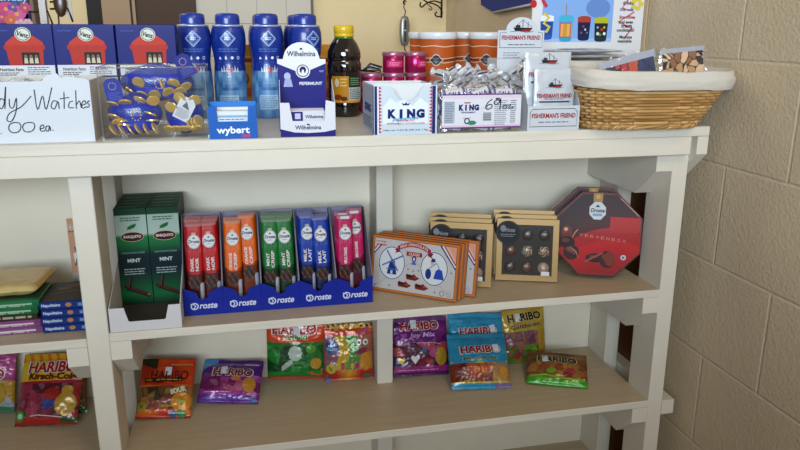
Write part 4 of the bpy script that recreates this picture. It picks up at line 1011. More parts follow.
# blue bars on the right
xb0 = -.0395; wb2 = .078
for k in range(4):
    hb2 = .0152; m, f, ff = flatbar('bar', wb2, .11, hb2 - .0004, '#3d322c', '#1c3878')
    if k == 3: m.stroke(f, [(.01, .04), (.05, .055), (.075, .05)], .003, '#8a6a54', 3); m.ell(f, .05, .085, .018, .012, '#6e4a38', 3); m.ell(f, .03, .07, .012, .008, '#7d5a48', 3)
    m.rect(ff, .0015, .0012, wb2 - .0015, hb2 - .0018, '#21438c', 1); m.text(ff, 'Napolitains', .020, hb2 * .5, .032, .0075, '#c9d6ec', 3, .03)
    m.ell(ff, .050, hb2 * .5, .0055, .0042, '#b98a5a', 2, 10); m.rect(ff, .066, .004, .077, .010, '#7d9ad0', 2)
    tag(m.build('chocolate_box', CARD, M=rz((xb0 + (.001, -.001, .0005, -.0012)[k], .042, zs0 + hb2 * k), -.0)), ('flat blue chocolate box at the bottom of the blue stack', 'flat blue chocolate box second from bottom of the blue stack', 'flat blue chocolate box second from top of the blue stack', 'flat blue chocolate box with brown lid on top of stack')[k], 'chocolate box', 'flat blue chocolate boxes in the left bay')
# gold packet lying on the green bars
zg = zs0 + .0393 + .012 + .0131
def gp(u, v, s=1):
    q = (max(0, 1 - (2*u-1) ** 8) * max(0, 1 - (2*v-1) ** 8)) ** .5
    return Vector((u * .19 + .012 * v, v * .125, .0115 + s * .011 * q + .0018 * noise.noise(Vector((u * 14, v * 9, s)))))
m = MB().grid(lambda u, v: gp(u, v), 40, 24, lambda u, v: '#c9a95c' if v > .12 else '#d8c48c').grid(lambda u, v: gp(u, v, -1), 40, 24, '#d2bd84')
f = lambda u, v, h=0: gp(u / .19, v / .125) + Vector((0, 0, h))
m.ell(f, .07, .045, .028, .016, '#b48f48', 3); m.lines(f, .05, .038, .09, .052, 2, '#8a6a34', 5); m.ell(f, .105, .05, .012, .008, '#a58bb0', 5)
tag(m.build('gold_packet', FOIL, M=Matrix.Translation((-.238, .058, zg + .001)) @ Matrix.Rotation(.03, 4, 'Z')), 'gold foil chocolate packet lying on the green bars', 'chocolate bar')
# tall tan card standing behind
a = Yp(66, 219, .24); b = Yp(78, 219, .24)
m = MB().box(0, .06, 0, .003, 0, a.z - ZM2, '#c9a184'); f = FY(0); h = a.z - ZM2
m.ell(f, .006, h - .018, .006, .006, '#d8ccc4', 2); m.ring(f, .006, h - .018, .004, .004, .0012, '#8a4a44', 3, 10); m.lines(f, .001, h - .03, .03, h - .024, 1, '#9a6a58', 2)
m.pol(f, [(.006, h - .075), (.018, h - .065), (.022, h - .09), (.008, h - .095)], '#d9dce2', 3); m.stroke(f, [(.010, h - .06), (.014, h - .08), (.008, h - .10)], .002, '#34343c', 4); m.rect(f, 0, .02, .05, .05, '#b9b2ae', 2)
tag(m.build('tan_card', CARD, M=(a.x, .24, ZM2)), 'narrow tan card standing behind the left shelf post', 'card')

# ------------------------------------------------------------------ green mint boxes in a white tray
zm = ZM + .0003
tr = thing('white_tray', 'white cardboard tray with cut-out front holding green mint boxes', 'tray', rz((.0838, .0035, zm), .0))
w, dd = .1255, .286; m = MB(); TW = '#c9c7cc'
m.prism([(0, 0, 0), (w, 0, 0), (w, 0, .046), (w * .83, 0, .046), (w * .78, 0, .020), (w * .76, 0, .0185), (w * .28, 0, .0185), (w * .26, 0, .020), (w * .21, 0, .046), (0, 0, .046)], (0, .0015, 0), TW)
m.box(.0015, w - .0015, .0015, dd, 0, .0012, '#3a352f').box(.0015, w - .0015, dd - .0015, dd, 0, .12, TW)
for x in (0, w - .0015): m.prism([(x, .0015, 0), (x, dd, 0), (x, dd, .12), (x, .16, .12), (x, .135, .095), (x, .0015, .046)], (.0015, 0, 0), TW)
m.build('tray_shell', MATT, tr)
def mint():
    g = thing('mint_box', '', 'box'); w, d_, h = .0598, .0262, .198
    zb = [('#0d3f30', 0), ('#1d7a4a', .18), ('#123c3c', .42), ('#102a38', .52), ('#1f7a4c', .66), ('#2a9058', .72)]
    def cf(u, v):
        st = [(0, '#0f3d2c'), (.1, '#1c7244'), (.22, '#17583c'), (.36, '#0f2b34'), (.52, '#10303a'), (.62, '#1d7448'), (.72, '#2f8a58'), (.73, '#b4c4bc'), (.93, '#a9bdb2'), (.935, '#12503a'), (1, '#0f4634')]
        for (a, c1), (b, c2) in zip(st, st[1:]):
            if a <= v <= b: return mix(c1, c2, (v - a) / (b - a))
        return '#0f4634'
    m = MB().bevbox(-w/2, w/2, 0, d_, 0, h, .0006, '#15573c'); f0 = FY(0); f = lambda u, v, hh=0: f0(u * 1.06, v * 1.065, hh)
    m.grid(lambda u, v: f0((u - .5) * (w - .0012), .0006 + v * (h - .0012), .00015), 1, 60, cf, False)
    m.ell(f, .001, .132, .0205, .0095, '#c8b48c', 3); m.ell(f, .001, .132, .0195, .0085, '#4c1626', 4); m.text(f, 'BARQUITO', .001, .132, .031, .0062, '#d9cfc8', 6, .04)
    m.pol(f, [(-.007, .147), (-.002, .146), (.007, .150), (.010, .157), (.001, .155), (-.006, .151)], '#2a7a4a', 4); m.stroke(f, [(-.008, .145), (.009, .156)], .0008, '#1a4a30', 5)
    m.lines(f, -.018, .161, .018, .170, 2, '#4a6e60', 4, .5, .08)
    m.text(f, 'CHOCOLATE STICKS', 0, .1015, .040, .0032, '#8fb0a8', 4, .01); m.text(f, 'MINT', 0, .0865, .023, .0072, '#c9d6d8', 4, .03)
    m.lines(f, -.019, .058, .019, .072, 3, '#a3b6b6', 4, .4, .1)
    for s in ((-.022, .048, .020, .024), (-.018, .043, .024, .019)):
        m.stroke(f, [(s[0], s[1] - .01), (s[2], s[3] - .004)], .0055, '#2a1714', 4); m.stroke(f, [(s[0], s[1] - .0085), (s[2], s[3] - .0025)], .0012, '#7a4038', 5)
    m.ell(f, .021, .0185, .002, .0025, '#b05a5a', 6, 8); m.stroke(f, [(-.012, .032), (-.008, .056)], .005, '#2c1815', 6); m.stroke(f, [(-.0135, .034), (-.0095, .055)], .0012, '#8a4a42', 7)
    ft = flat((0, 0, h), (1, 0, 0), (0, 1, 0)); m.lines(ft, -.02, .006, .02, .019, 2, '#7d9a8c', 2)
    m.build('carton', CARD, g); return g
g0 = mint(); od = ['front', 'second', 'third', 'fourth', 'hindmost']; n_ = 0
for c, cn in ((0, 'left'), (1, 'right')):
    for r_ in range(5):
        o = g0 if n_ == 0 else dup(g0, Matrix.Identity(4)); n_ += 1
        o.matrix_world = rz((.1158 + .0606 * c, .1385 + .0272 * r_, zm + .0015), 0)
        o['label'] = ('green mint chocolate box, %s of the %s column in the white tray' % (od[r_], cn)); o['group'] = 'green mint boxes'

# ------------------------------------------------------------------ five blue trays of chocolate bars
def droste_logo(m, f, cu, cv, s, ly=4):
    # white oval badge on a bar
    m.ell(f, cu, cv, .0115 * s, .0135 * s, '#d9dade', ly, 18); m.ring(f, cu, cv, .0105 * s, .0125 * s, .0006, '#5d6680', ly + 1)
    m.text(f, 'Droste', cu, cv + .0005, .019 * s, .0062 * s, '#20284c', ly + 2, .03, .2); m.pol(f, [(cu - .003, cv + .006), (cu + .003, cv + .006), (cu, cv + .0095)], '#20284c', ly + 2)
    m.lines(f, cu - .005, cv - .0075, cu + .005, cv - .005, 1, '#8a94b0', ly + 1)
def wtray(name_lab, x, col_in='#9a96a8'):
    g = thing('chocolate_tray', name_lab, 'tray', rz((x, .056, zm), .0)); w, dd = .0735, .125; B = '#1f35a0'; m = MB(); t_ = .001
    pr = [(0, 0, 0), (w, 0, 0), (w, 0, .057)] + [(w * .66, 0, .046), (w * .62, 0, .036), (w * .5, 0, .032), (w * .38, 0, .036), (w * .34, 0, .046)] + [(0, 0, .057)]
    m.prism(pr, (0, t_, 0), B)
    m.prism([(0, t_, 0), (0, dd, 0), (0, dd, .172), (0, .10, .176), (0, t_, .057)], (t_, 0, 0), col_in)
    m.prism([(w - t_, t_, 0), (w - t_, dd, 0), (w - t_, dd, .172), (w - t_, .10, .176), (w - t_, t_, .057)], (t_, 0, 0), col_in)
    m.box(t_, w - t_, dd - t_, dd, 0, .174, '#4a4e78', front=col_in); m.box(t_, w - t_, t_, dd - t_, 0, t_, col_in)
    f = FY(0); m.text(f, 'roste', w * .62, .019, .034, .0115, '#cfd4ea', 4, .03, .25)
    m.ring(f, w * .27, .019, .0065, .0062, .0024, '#cfd4ea', 4, 16); m.stroke(f, [(w * .17, .024), (w * .25, .0235), (w * .30, .019), (w * .25, .015)], .0022, '#cfd4ea', 5)
    m.build('tray_shell', CARD, g); return g
def bar(col, dark, words, strip=None):
    w, h = .0325, .170
    def P(u, v, hh=0):
        a = (max(0, 1 - abs(2*u/w) ** 6)) ** .5 * (max(0, 1 - abs(2*v/h - 1) ** 14)) ** .5
        return Vector((u, -.0055 * a - hh - .0004 * noise.noise(Vector((u * 120, v * 120, 3))), v))
    def cf(a, b):
        if b > .955: return mix(col, '#b9b4b0', .45)
        if b < .03: return '#9fa2ad'
        if b < .40:
            d = math.hypot((a - .45) * .0335, (b - .31) * .174)
            if d < .0125: return '#3c2118' if (a * 3 + b * 9) % 1 > .22 else '#7a5040'
            return mix(dark, '#1a0d0a', .45) if (a < .80 or b > .30) else '#b4b7c2'
        if b < .45 and abs(a - .5) > .2 + (b - .40) * 4: return dark
        if b > .66 and b < .72 and (a * 7) % 1 < .4: return mix(col, '#ffffff', .08)
        return col
    m = MB().grid(lambda a, b: P((a - .5) * w, b * h), 18, 70, cf)
    m.grid(lambda a, b: Vector(((a - .5) * w, .0055 * (max(0, 1 - abs(2*a-1) ** 6)) ** .5 * (max(0, 1 - abs(2*b-1) ** 14)) ** .5, b * h)), 10, 16, col)
    f = lambda u, v, hh=0: P(u, v, hh + .0004)
    droste_logo(m, f, 0, .133, 1.05)
    for i, wd in enumerate(words): m.text(f, wd, (.0045 if i else -.005) if len(words) > 1 else 0, .088, .034 if len(wd) > 4 else .026, .0062, '#e0d6d8', 4, .03, 0, pi / 2)
    m.rect(f, -.004, .146, .004, .151, mix(col, '#e8dca0', .5), 3)
    if strip: m.rect(f, -.009, .162, .009, .1675, '#d8d4dc', 5)
    return m
TX0 = .2105; TP_ = .0738
flav = [('red', '#b8242c', '#7a1c1e', ['DARK', 'NOIR'], None), ('orange', '#d8701f', '#a04a14', ['ORANGE', 'CRISP'], None), ('green', '#1c7a3a', '#145226', ['MINT', 'CRISP'], None), ('blue', '#1d4aa8', '#173274', ['MILK', 'LAIT'], None), ('pink', '#bd2a6a', '#7e1c48', ['MILK-DARK'], 1)]
# (x offset, y offset of foot, z raise) of each bar in its tray
lay = {'red': [(.020, .0145, 0), (.0545, .0165, -.0005), (.018, .030, .004), (.0535, .0315, .003), (.018, .046, .005), (.0535, .047, .004)],
       'orange': [(.0195, .0145, .002), (.0545, .029, .008), (.0195, .030, .003), (.0545, .0445, .007)],
       'green': [(.0185, .0185, 0), (.0535, .0165, -.0005), (.0185, .034, .003), (.0535, .032, .002), (.0185, .0495, .004), (.0535, .0475, .003)],
       'blue': [(.0195, .026, .002), (.052, .0145, -.001), (.018, .0415, .004), (.053, .0300, .0005), (.018, .057, .005)],
       'pink': [(.0215, .0155, .0), (.052, .036, .005), (.0195, .031, .002), (.052, .0515, .005)]}
pl = {0: 'front left', 1: 'front right', 2: 'second row left', 3: 'second row right', 4: 'third row left', 5: 'third row right'}
for i, (cn, c1, c2, wd, st) in enumerate(flav):
    wtray('blue tray of %s chocolate bars, %s of the five' % (cn, ['first from the left', 'second from the left', 'middle one', 'fourth from the left', 'last at the right'][i]), TX0 + TP_ * i)['group'] = 'blue chocolate trays'
    src = None
    for k, (dx, dy, dz) in enumerate(lay[cn]):
        M = Matrix.Translation((TX0 + TP_ * i + dx + .0012, .072 + dy, zm + .0035 + max(0, dz))) @ Matrix.Rotation(-.15 - .01 * (k % 2), 4, 'X') @ Matrix.Rotation((.02, -.03, .015, -.01, .02, 0)[k], 4, 'Y')
        if src is None: o = src = bar(c1, c2, wd, st).build('chocolate_bar', BARF, M=M)
        else: o = src.copy(); COL.objects.link(o); o.matrix_world = M
        tag(o, '%s chocolate bar, %s in its blue tray' % (cn, pl[k]), 'chocolate bar', '%s chocolate bars in the tray' % cn)

# ------------------------------------------------------------------ windmill tile boxes
A = Zp(370, 289.5, ZM); B = Zp(455.5, 303.5, ZM); ux = (B - A).normalized(); nrm = Vector((ux.y, -ux.x, 0))
w = (B - A).length
def tile():
    h = .117; d_ = .011; g = thing('tile_chocolate_box', '', 'box'); OR = '#c9803c'
    m = MB().bevbox(0, w, 0, d_, 0, h, .0008, '#b8713a'); f = FY(0)
    m.rect(f, .0008, .0008, w - .0008, h - .0008, OR, 1); m.rect(f, .0045, .0045, w - .0045, h - .0045, '#7a3c22', 2); m.rect(f, .0055, .0055, w - .0055, h - .0055, '#c3bfc0', 3)
    BL = '#26428c'
    # corner stripes
    for (c0, c1, cc, o_) in ((0, 0, BL, 0), (0, 0, '#d9d9dc', .004), (0, 0, '#c8604c', .008)):
        m.stroke(f, [(w - .040 + o_, h - .0055), (w - .0055, h - .050 + o_)], .0034, cc, 4); m.stroke(f, [(.0055, h - .038 - o_ * -1), (.022 - o_, h - .0055 - .012)], .003, cc, 4)
    m.pol(f, [(w - .026, h - .0055), (w - .0055, h - .0055), (w - .0055, h - .034)], '#d8a08c', 4)
    for a_, b_ in (((.005, .005), (w * .5, h * .62)), ((w * .5, h * .62), (w - .005, .005)), ((w * .5, h * .62), (.06, h - .006)), ((w * .5, h * .62), (w - .07, h - .006))): m.stroke(f, [a_, b_], .0007, '#8a94ac', 4)
    for cu, cv in ((w * .245, h * .53), (w * .735, h * .53)):
        m.ell(f, cu, cv, .031, .036, '#d4d6da', 5, 30); m.ring(f, cu, cv, .029, .034, .0018, '#3a5690', 6, 30)
    cu, cv = w * .25, h * .50     # windmill
    m.pol(f, [(cu - .011, cv - .020), (cu + .011, cv - .020), (cu + .006, cv + .006), (cu - .006, cv + .006)], BL, 7); m.pol(f, [(cu - .007, cv + .006), (cu + .007, cv + .006), (cu, cv + .013)], BL, 7)
    m.rect(f, cu - .013, cv - .010, cu + .013, cv - .008, '#5a74b0', 8); m.rect(f, cu - .003, cv - .019, cu + .002, cv - .012, '#b9c4dc', 8)
    for an in (.55, 2.1, 3.7, 5.25):
        m.stroke(f, [(cu, cv + .009), (cu + .027 * cos(an), cv + .009 + .024 * sin(an))], .0032, '#7d92bc', 8); m.stroke(f, [(cu, cv + .009), (cu + .027 * cos(an), cv + .009 + .024 * sin(an))], .0009, BL, 9)
    cu, cv = w * .735, h * .50    # two figures on the plate
    m.ell(f, cu - .012, cv - .008, .0065, .011, BL, 7); m.pol(f, [(cu, cv - .017), (cu + .023, cv - .017), (cu + .018, cv + .002), (cu + .010, cv + .005), (cu + .004, cv)], '#2f56b0', 7)
    m.ell(f, cu - .004, cv + .014, .004, .005, '#c9b0a4', 7, 10); m.pol(f, [(cu - .008, cv + .017), (cu + .003, cv + .018), (cu + .001, cv + .025), (cu - .006, cv + .024)], BL, 8); m.stroke(f, [(cu + .012, cv + .005), (cu + .005, cv + .016), (cu - .010, cv + .004)], .0025, '#8a9cc4', 6)
    cu, cv = w * .5, h * .62; m.ell(f, cu, cv + .004, .005, .006, BL, 6, 10); m.ell(f, cu, cv + .004, .0025, .003, '#d0d4dc', 7, 8); m.pol(f, [(cu - .006, cv - .008), (cu + .006, cv - .008), (cu, cv + .002)], '#5a74b0', 6)
    # red ribbon banners
    R_ = '#a5303a'
    m.grid(lambda a, b: f(w * .30 + a * .075, h * .83 + .010 * b - .012 * (2*a-1) ** 2 + .004, .0012), 16, 1, R_, False); m.text(lambda u, v, hh=0: f(u, v - .012 * ((u - w * .30 - .0375) / .0375) ** 2, hh), 'MILK CHOCOLATE', w * .30 + .0375, h * .83 + .009, .062, .0056, '#e2c9c6', 8, .03)
    m.pol(f, [(w * .30 - .006, h * .72), (w * .30 + .006, h * .75), (w * .30 + .006, h * .82), (w * .30 - .006, h * .79), (w * .30 - .002, h * .755)], '#8a2630', 5); m.pol(f, [(w * .30 + .081, h * .70), (w * .30 + .069, h * .74), (w * .30 + .069, h * .82), (w * .30 + .081, h * .79), (w * .30 + .077, h * .745)], '#8a2630', 5)
    m.rect(f, w * .41, h * .70, w * .59, h * .775, R_, 7); m.text(f, 'CLOGS', w * .5, h * .737, .024, .0056, '#e2c9c6', 9, .03)
    for (cx_, cy_) in ((.49, .27), (.40, .12), (.60, .12)):   # chocolate clogs
        cu, cv = w * cx_, h * cy_ + .004
        m.pol(f, [(cu - .014, cv + .006), (cu - .012, cv - .003), (cu + .008, cv - .004), (cu + .017, cv + .002), (cu + .010, cv + .005), (cu + .004, cv + .010), (cu - .002, cv + .004), (cu - .010, cv + .009)], '#7a342c', 7); m.ell(f, cu - .005, cv + .0045, .007, .003, '#4a1c18', 8, 10); m.ell(f, cu + .008, cv + .003, .004, .0018, '#a8584c', 8, 8)
    for (a_, b_) in ((.06, .1), (.23, .12), (.76, .12), (.93, .5), (.5, .44), (.1, .45), (.44, .46), (.56, .46)): m.ell(f, w * a_, h * b_, .0022, .0022, '#7a8cb4', 5, 6)
    m.text(f, 'Dutch Delight', .020, h - .0125, .024, .004, '#b8543c', 5, .03); m.lines(f, .010, h - .022, .034, h - .016, 1, '#b8543c', 5)
    m.ring(f, w - .031, .0135, .005, .005, .0009, '#5a6070', 5, 12); m.ring(f, w - .016, .0135, .005, .005, .0009, '#9a98a0', 5, 12)
    fr_ = flat((w, 0, 0), (0, 1, 0), (0, 0, 1)); m.rect(fr_, .0015, .003, d_ - .0015, h - .003, '#b0a4a0', 1); m.rect(fr_, .004, .004, .0075, h - .004, '#9c5a44', 2)
    ft = flat((0, 0, h), (1, 0, 0), (0, 1, 0)); m.rect(ft, .0004, .0006, w - .0004, d_ - .0004, '#4e5a68', 1); m.lines(ft, .06, .003, .13, .009, 1, '#8d98a4', 2)
    m.build('carton', CARD, g); return g
g0 = tile(); lean = .16
for k, (dx, dn, lb) in enumerate(((0, 0, 'windmill tile chocolate box at the front of the row'), (.004, .0145, 'windmill tile chocolate box second from the front of the row'), (.006, .029, 'windmill tile chocolate box third from the front'), (.026, .0435, 'windmill tile chocolate box hindmost, shifted right'))):
    o = g0 if k == 0 else dup(g0, Matrix.Identity(4)); base = A + ux * dx - nrm * dn
    o.matrix_world = frame((base.x, base.y, ZM + .0004 + .0112 * sin(lean)), ux, (-nrm * sin(lean) + Vector((0, 0, cos(lean))))); o['label'] = lb; o['group'] = 'windmill tile chocolate boxes'

# ------------------------------------------------------------------ gold window boxes of chocolates
GD = '#8c6c3a'
def goldbox():
    w, h, d_ = .134, .136, .016; g = thing('chocolate_gift_box', '', 'box'); b = .0125; m = MB()
    m.bevbox(-w/2, w/2, .0012, d_, 0, h, .0008, '#94836b')
    m.prism([(-w/2, 0, 0), (w/2, 0, 0), (w/2 - b, 0, b), (-w/2 + b, 0, b)], (0, .0012, 0), GD); m.prism([(-w/2, 0, h), (-w/2 + b, 0, h - b), (w/2 - b, 0, h - b), (w/2, 0, h)], (0, .0012, 0), GD)
    m.prism([(-w/2, 0, 0), (-w/2 + b, 0, b), (-w/2 + b, 0, h - b), (-w/2, 0, h)], (0, .0012, 0), GD); m.prism([(w/2, 0, 0), (w/2, 0, h), (w/2 - b, 0, h - b), (w/2 - b, 0, b)], (0, .0012, 0), GD)
    m.build('gold_carton', GOLDM, g)
    q = MB(); f = FY(.0010); q.rect(f, -w/2 + b, b, w/2 - b, h - b, '#120b0e', 0); ti = q.build('tray_insert', MATT, g)
    cc = ['#4a281c', '#3a1e16', '#2c1714', '#5c3020', '#6a5a4a', '#6e4434', '#3a2018', '#5a3424', '#a08a78']
    for i in range(3):
        for j in range(3):
            p = MB(); x = -.036 + .036 * i; z = .030 + .036 * j; k = (2 - j) * 3 + i
            p.grid(lambda u, v: Vector((x + .0125 * cos(2*pi*u) * min(1, v * 1.25) , .0012 - .0052 * max(0, (1 - (v) ** 2.5)) + .0002, z + .0125 * sin(2*pi*u) * min(1, v * 1.25))), 16, 6, (lambda u, v: cc[k] if k not in (4, 5) or (int(u * 16) + int(v * 6)) % 3 else '#b9a890'), True, True)
            if k == 8: p.ball((x, -.0036, z), .005, .0015, .005, '#c4b4a4', 10, 6)
            p.build('chocolate', PLAST, ti)
    q = MB().box(-w/2 + b, w/2 - b, -.0046, -.0043, b, h - b, '#fff'); q.build('window_film', CLEAR, g)
    q = MB(); f = FY(-.0048); cu, cv = -w/2 + .024, h - .030
    q.ell(f, cu, cv, .026, .026, '#15161c', 1, 32); q.ring(f, cu, cv, .0235, .0235, .0006, '#4a4c58', 2, 30)
    q.ell(f, cu - .011, cv + .009, .006, .0075, '#8a8c98', 2, 12); q.text(f, 'Hosta', cu + .004, cv + .006, .022, .009, '#a0a2ac', 3, .01, .4); q.lines(f, cu - .016, cv - .010, cu + .018, cv - .002, 2, '#8a8c98', 3)
    q.build('round_sticker', CARD, g)
    q = MB().rect(FY(-.0047), w/2 - .036, b + .001, w/2 - .018, b + .010, '#cfd2d8', 1); q.build('price_sticker', MATT, g)
    return g
g0 = goldbox()
def gold(px0, px1, pyb0, pyb1, labels, first, lean=.17):
    P0 = Zp(px0, pyb0, ZM); P1 = Zp(px1, pyb1, ZM); ux = (P1 - P0); ux.z = 0; ux.normalize(); nn = Vector((ux.y, -ux.x, 0)); c = (P0 + P1) / 2
    for k, lb in enumerate(labels):
        o = g0 if (first and k == 0) else dup(g0, Matrix.Identity(4)); base = c - nn * (.0228 * k) + ux * (-.002, -.006, -.009)[k]
        up = -nn * sin(lean) + Vector((0, 0, cos(lean)))
        o.matrix_world = frame((base.x, base.y, ZM + .0032 + .0045 * k), ux, up); o['label'] = lb; o['group'] = 'gold window boxes of chocolates'
gold(427, 494, 285, 289, ['gold window box of chocolates behind windmill boxes, front of its row', 'gold chocolate box, second in the row behind windmill boxes', 'gold chocolate box, hindmost of the row behind windmill boxes'], True)
gold(496, 558, 281, 283.5, ['gold window box of nine chocolates beside the red octagonal box', 'gold chocolate box, second in the row beside octagonal box', 'gold chocolate box, hindmost of the row beside octagonal box'], False)

# ------------------------------------------------------------------ red octagonal boxes
P0 = Zp(578, 272.5, ZM); P1 = Zp(609, 283.5, ZM)
ux = Vector((cos(-.40), sin(-.40), 0)); nn = Vector((ux.y, -ux.x, 0))
def octa():
    R_ = .1005; d_ = .026; g = thing('octagonal_box', '', 'box')
    ap = R_ * cos(pi / 8); pts = [(R_ * cos(pi / 8 + k * pi / 4), R_ * sin(pi / 8 + k * pi / 4) + ap) for k in range(8)]
    m = MB()
    m.prism([(x, .0015, z) for x, z in pts], (0, d_ - .0015, 0), '#4a1016', '#6a141a')
    m.prism([(x * .985, 0, (z - ap) * .985 + ap) for x, z in pts], (0, .0015, 0), '#8a1820')
    rn = random.Random(4)
    def cf(u, v):
        x = (u - .5) * 2; y = (v - .5) * 2
        d = y + .35 * x * x - .25 * x
        c = '#8c1018'
        if d < -.18: c = mix('#c2161e', '#8a0f16', max(0, min(1, -d - .2)))
        elif d < .12: c = '#b0141c'
        else: c = mix('#5e0a13', '#30060b', max(0, min(1, d)))
        if x > .25 and .0 < y < .5 and abs(y - .25) < .18: c = '#b8181f'
        return c
    f = FY(0); h = 2 * ap; N = 84
    ins = lambda x, z: all((x * cos(k * pi / 4) + (z - ap) * sin(k * pi / 4)) < ap * .975 for k in range(8))
    vs = []; fs = []; cs = []
    for j in range(N):
        for i in range(N):
            x = (-1 + 2 * (i + .5) / N) * ap; z = 2 * ap * (j + .5) / N; e = ap / N * 1.0
            if ins(x, z) and ins(x - e, z - e) and ins(x + e, z + e) and ins(x - e, z + e) and ins(x + e, z - e):
                k = len(vs); vs += [f(x - e, z - e, .0004), f(x + e, z - e, .0004), f(x + e, z + e, .0004), f(x - e, z + e, .0004)]; fs.append((k, k + 1, k + 2, k + 3)); cs.append(cf((i + .5) / N, (j + .5) / N))
    m.add(vs, fs, cs)
    m.stroke(f, [(x * .955, (z - ap) * .955 + ap) for x, z in pts + pts[:1]], .0012, '#8a5048', 4)
    for k in (0, 1): 
        a_, b_ = pts[k], pts[k + 1]
    m.stroke(f, [(pts[1][0] * .9 + pts[0][0] * .1 , pts[1][1] * .9 + pts[0][1] * .1 - .006), (pts[0][0] * .9 + pts[1][0] * .1 - .003, pts[0][1] * .9 + pts[1][1] * .1)], .0022, '#b08a86', 4)
    # gold seal band and white badge
    m.rect(f, -.014, h - .021, .006, h - .002, '#b8924a', 5); m.ell(f, -.004, h - .010, .005, .005, '#d0b068', 6, 10)
    q = 0; c_ = (-.004, h - .041)
    m.add([f(c_[0] + .019 * cos(pi/8 + k * pi/4), c_[1] + .021 * sin(pi/8 + k * pi/4), .001) for k in range(8)], [list(range(8))], '#d5d8de'); 
    m.text(f, 'Droste', c_[0], c_[1] + .001, .030, .009, '#1f2a54', 7, .03, .2); m.pol(f, [(c_[0] - .005, c_[1] + .008), (c_[0] + .005, c_[1] + .008), (c_[0], c_[1] + .014)], '#1f2a54', 7); m.rect(f, c_[0] - .010, c_[1] - .012, c_[0] + .010, c_[1] - .006, '#8fb0d0', 7)
    for i, ch in enumerate('VERWENBOX'): m.text(f, ch, -.036 + i * .0115, .090 - .0012 * i, .0075, .0065, '#c98a80', 6, .01)
    m.stroke(f, [(-.056, .082), (-.050, .094), (-.044, .102)], .002, '#d09a88', 6)
    # pralines
    for (x, z, a, b, c1) in ((-.068, .093, .012, .017, '#7a3428'), (-.066, .072, .017, .014, '#3a1412'), (-.056, .050, .017, .017, '#4a1a16'), (-.004, .040, .020, .010, '#3c1410'), (.022, .038, .017, .019, '#4a1c14')):
        m.ell(f, x, z, a, b, c1, 6, 20); m.ell(f, x - a * .2, z + b * .3, a * .5, b * .35, mix(c1, '#b06a58', .35), 7, 14)
    for k in range(5): m.stroke(f, [(-.068 + k * .004, .058 - k * .003), (-.058 + k * .003, .062 - k * .003), (-.044 + k * .001, .052 - k * .0035)], .0010, '#b88478', 9)
    m.ell(f, -.070, .101, .0045, .004, '#d8b08c', 9, 8); m.ell(f, .027, .040, .0115, .0165, '#8a3a2a', 8, 16); m.stroke(f, [(-.026, .030), (-.010, .040), (.012, .052)], .004, '#a85a50', 8)
    m.ell(f, .056, .044, .006, .006, '#c9ccd4', 6, 12); m.ell(f, .056, .044, .003, .003, '#6a7890', 7, 8)
    m.build('carton', CARD, g)
    q = MB(); q.grid(lambda u, v: Vector((pts[round(u * 8) % 8][0] * (1.006 + .012 * v * (round(u * 8) % 8 not in (5, 6))), -.0008 + (d_ + .002) * v, (pts[round(u * 8) % 8][1] - ap) * (1.006 + .012 * v * (round(u * 8) % 8 not in (5, 6))) + ap)), 8, 3, '#fff', False, True); q.build('clear_wrap', clear('crinkled_wrap', .05, rough=.2, bump=.5, bscale=60), g)
    return g
g0 = octa(); c = (P0 + P1) / 2 
for k, (dx, lb) in enumerate(((.004, 'red octagonal chocolate box in front, leaning by right post'), (-.004, 'second red octagonal chocolate box, leaning behind the front one'))):
    o = g0 if k == 0 else dup(g0, Matrix.Identity(4)); base = c - nn * (.034 * k - .012) + ux * dx; lean = .2
    o.matrix_world = frame((base.x, base.y, ZM + .0092 + .004 * k), ux, -nn * sin(lean) + Vector((0, 0, cos(lean)))); o['label'] = lb; o['group'] = 'red octagonal chocolate boxes'
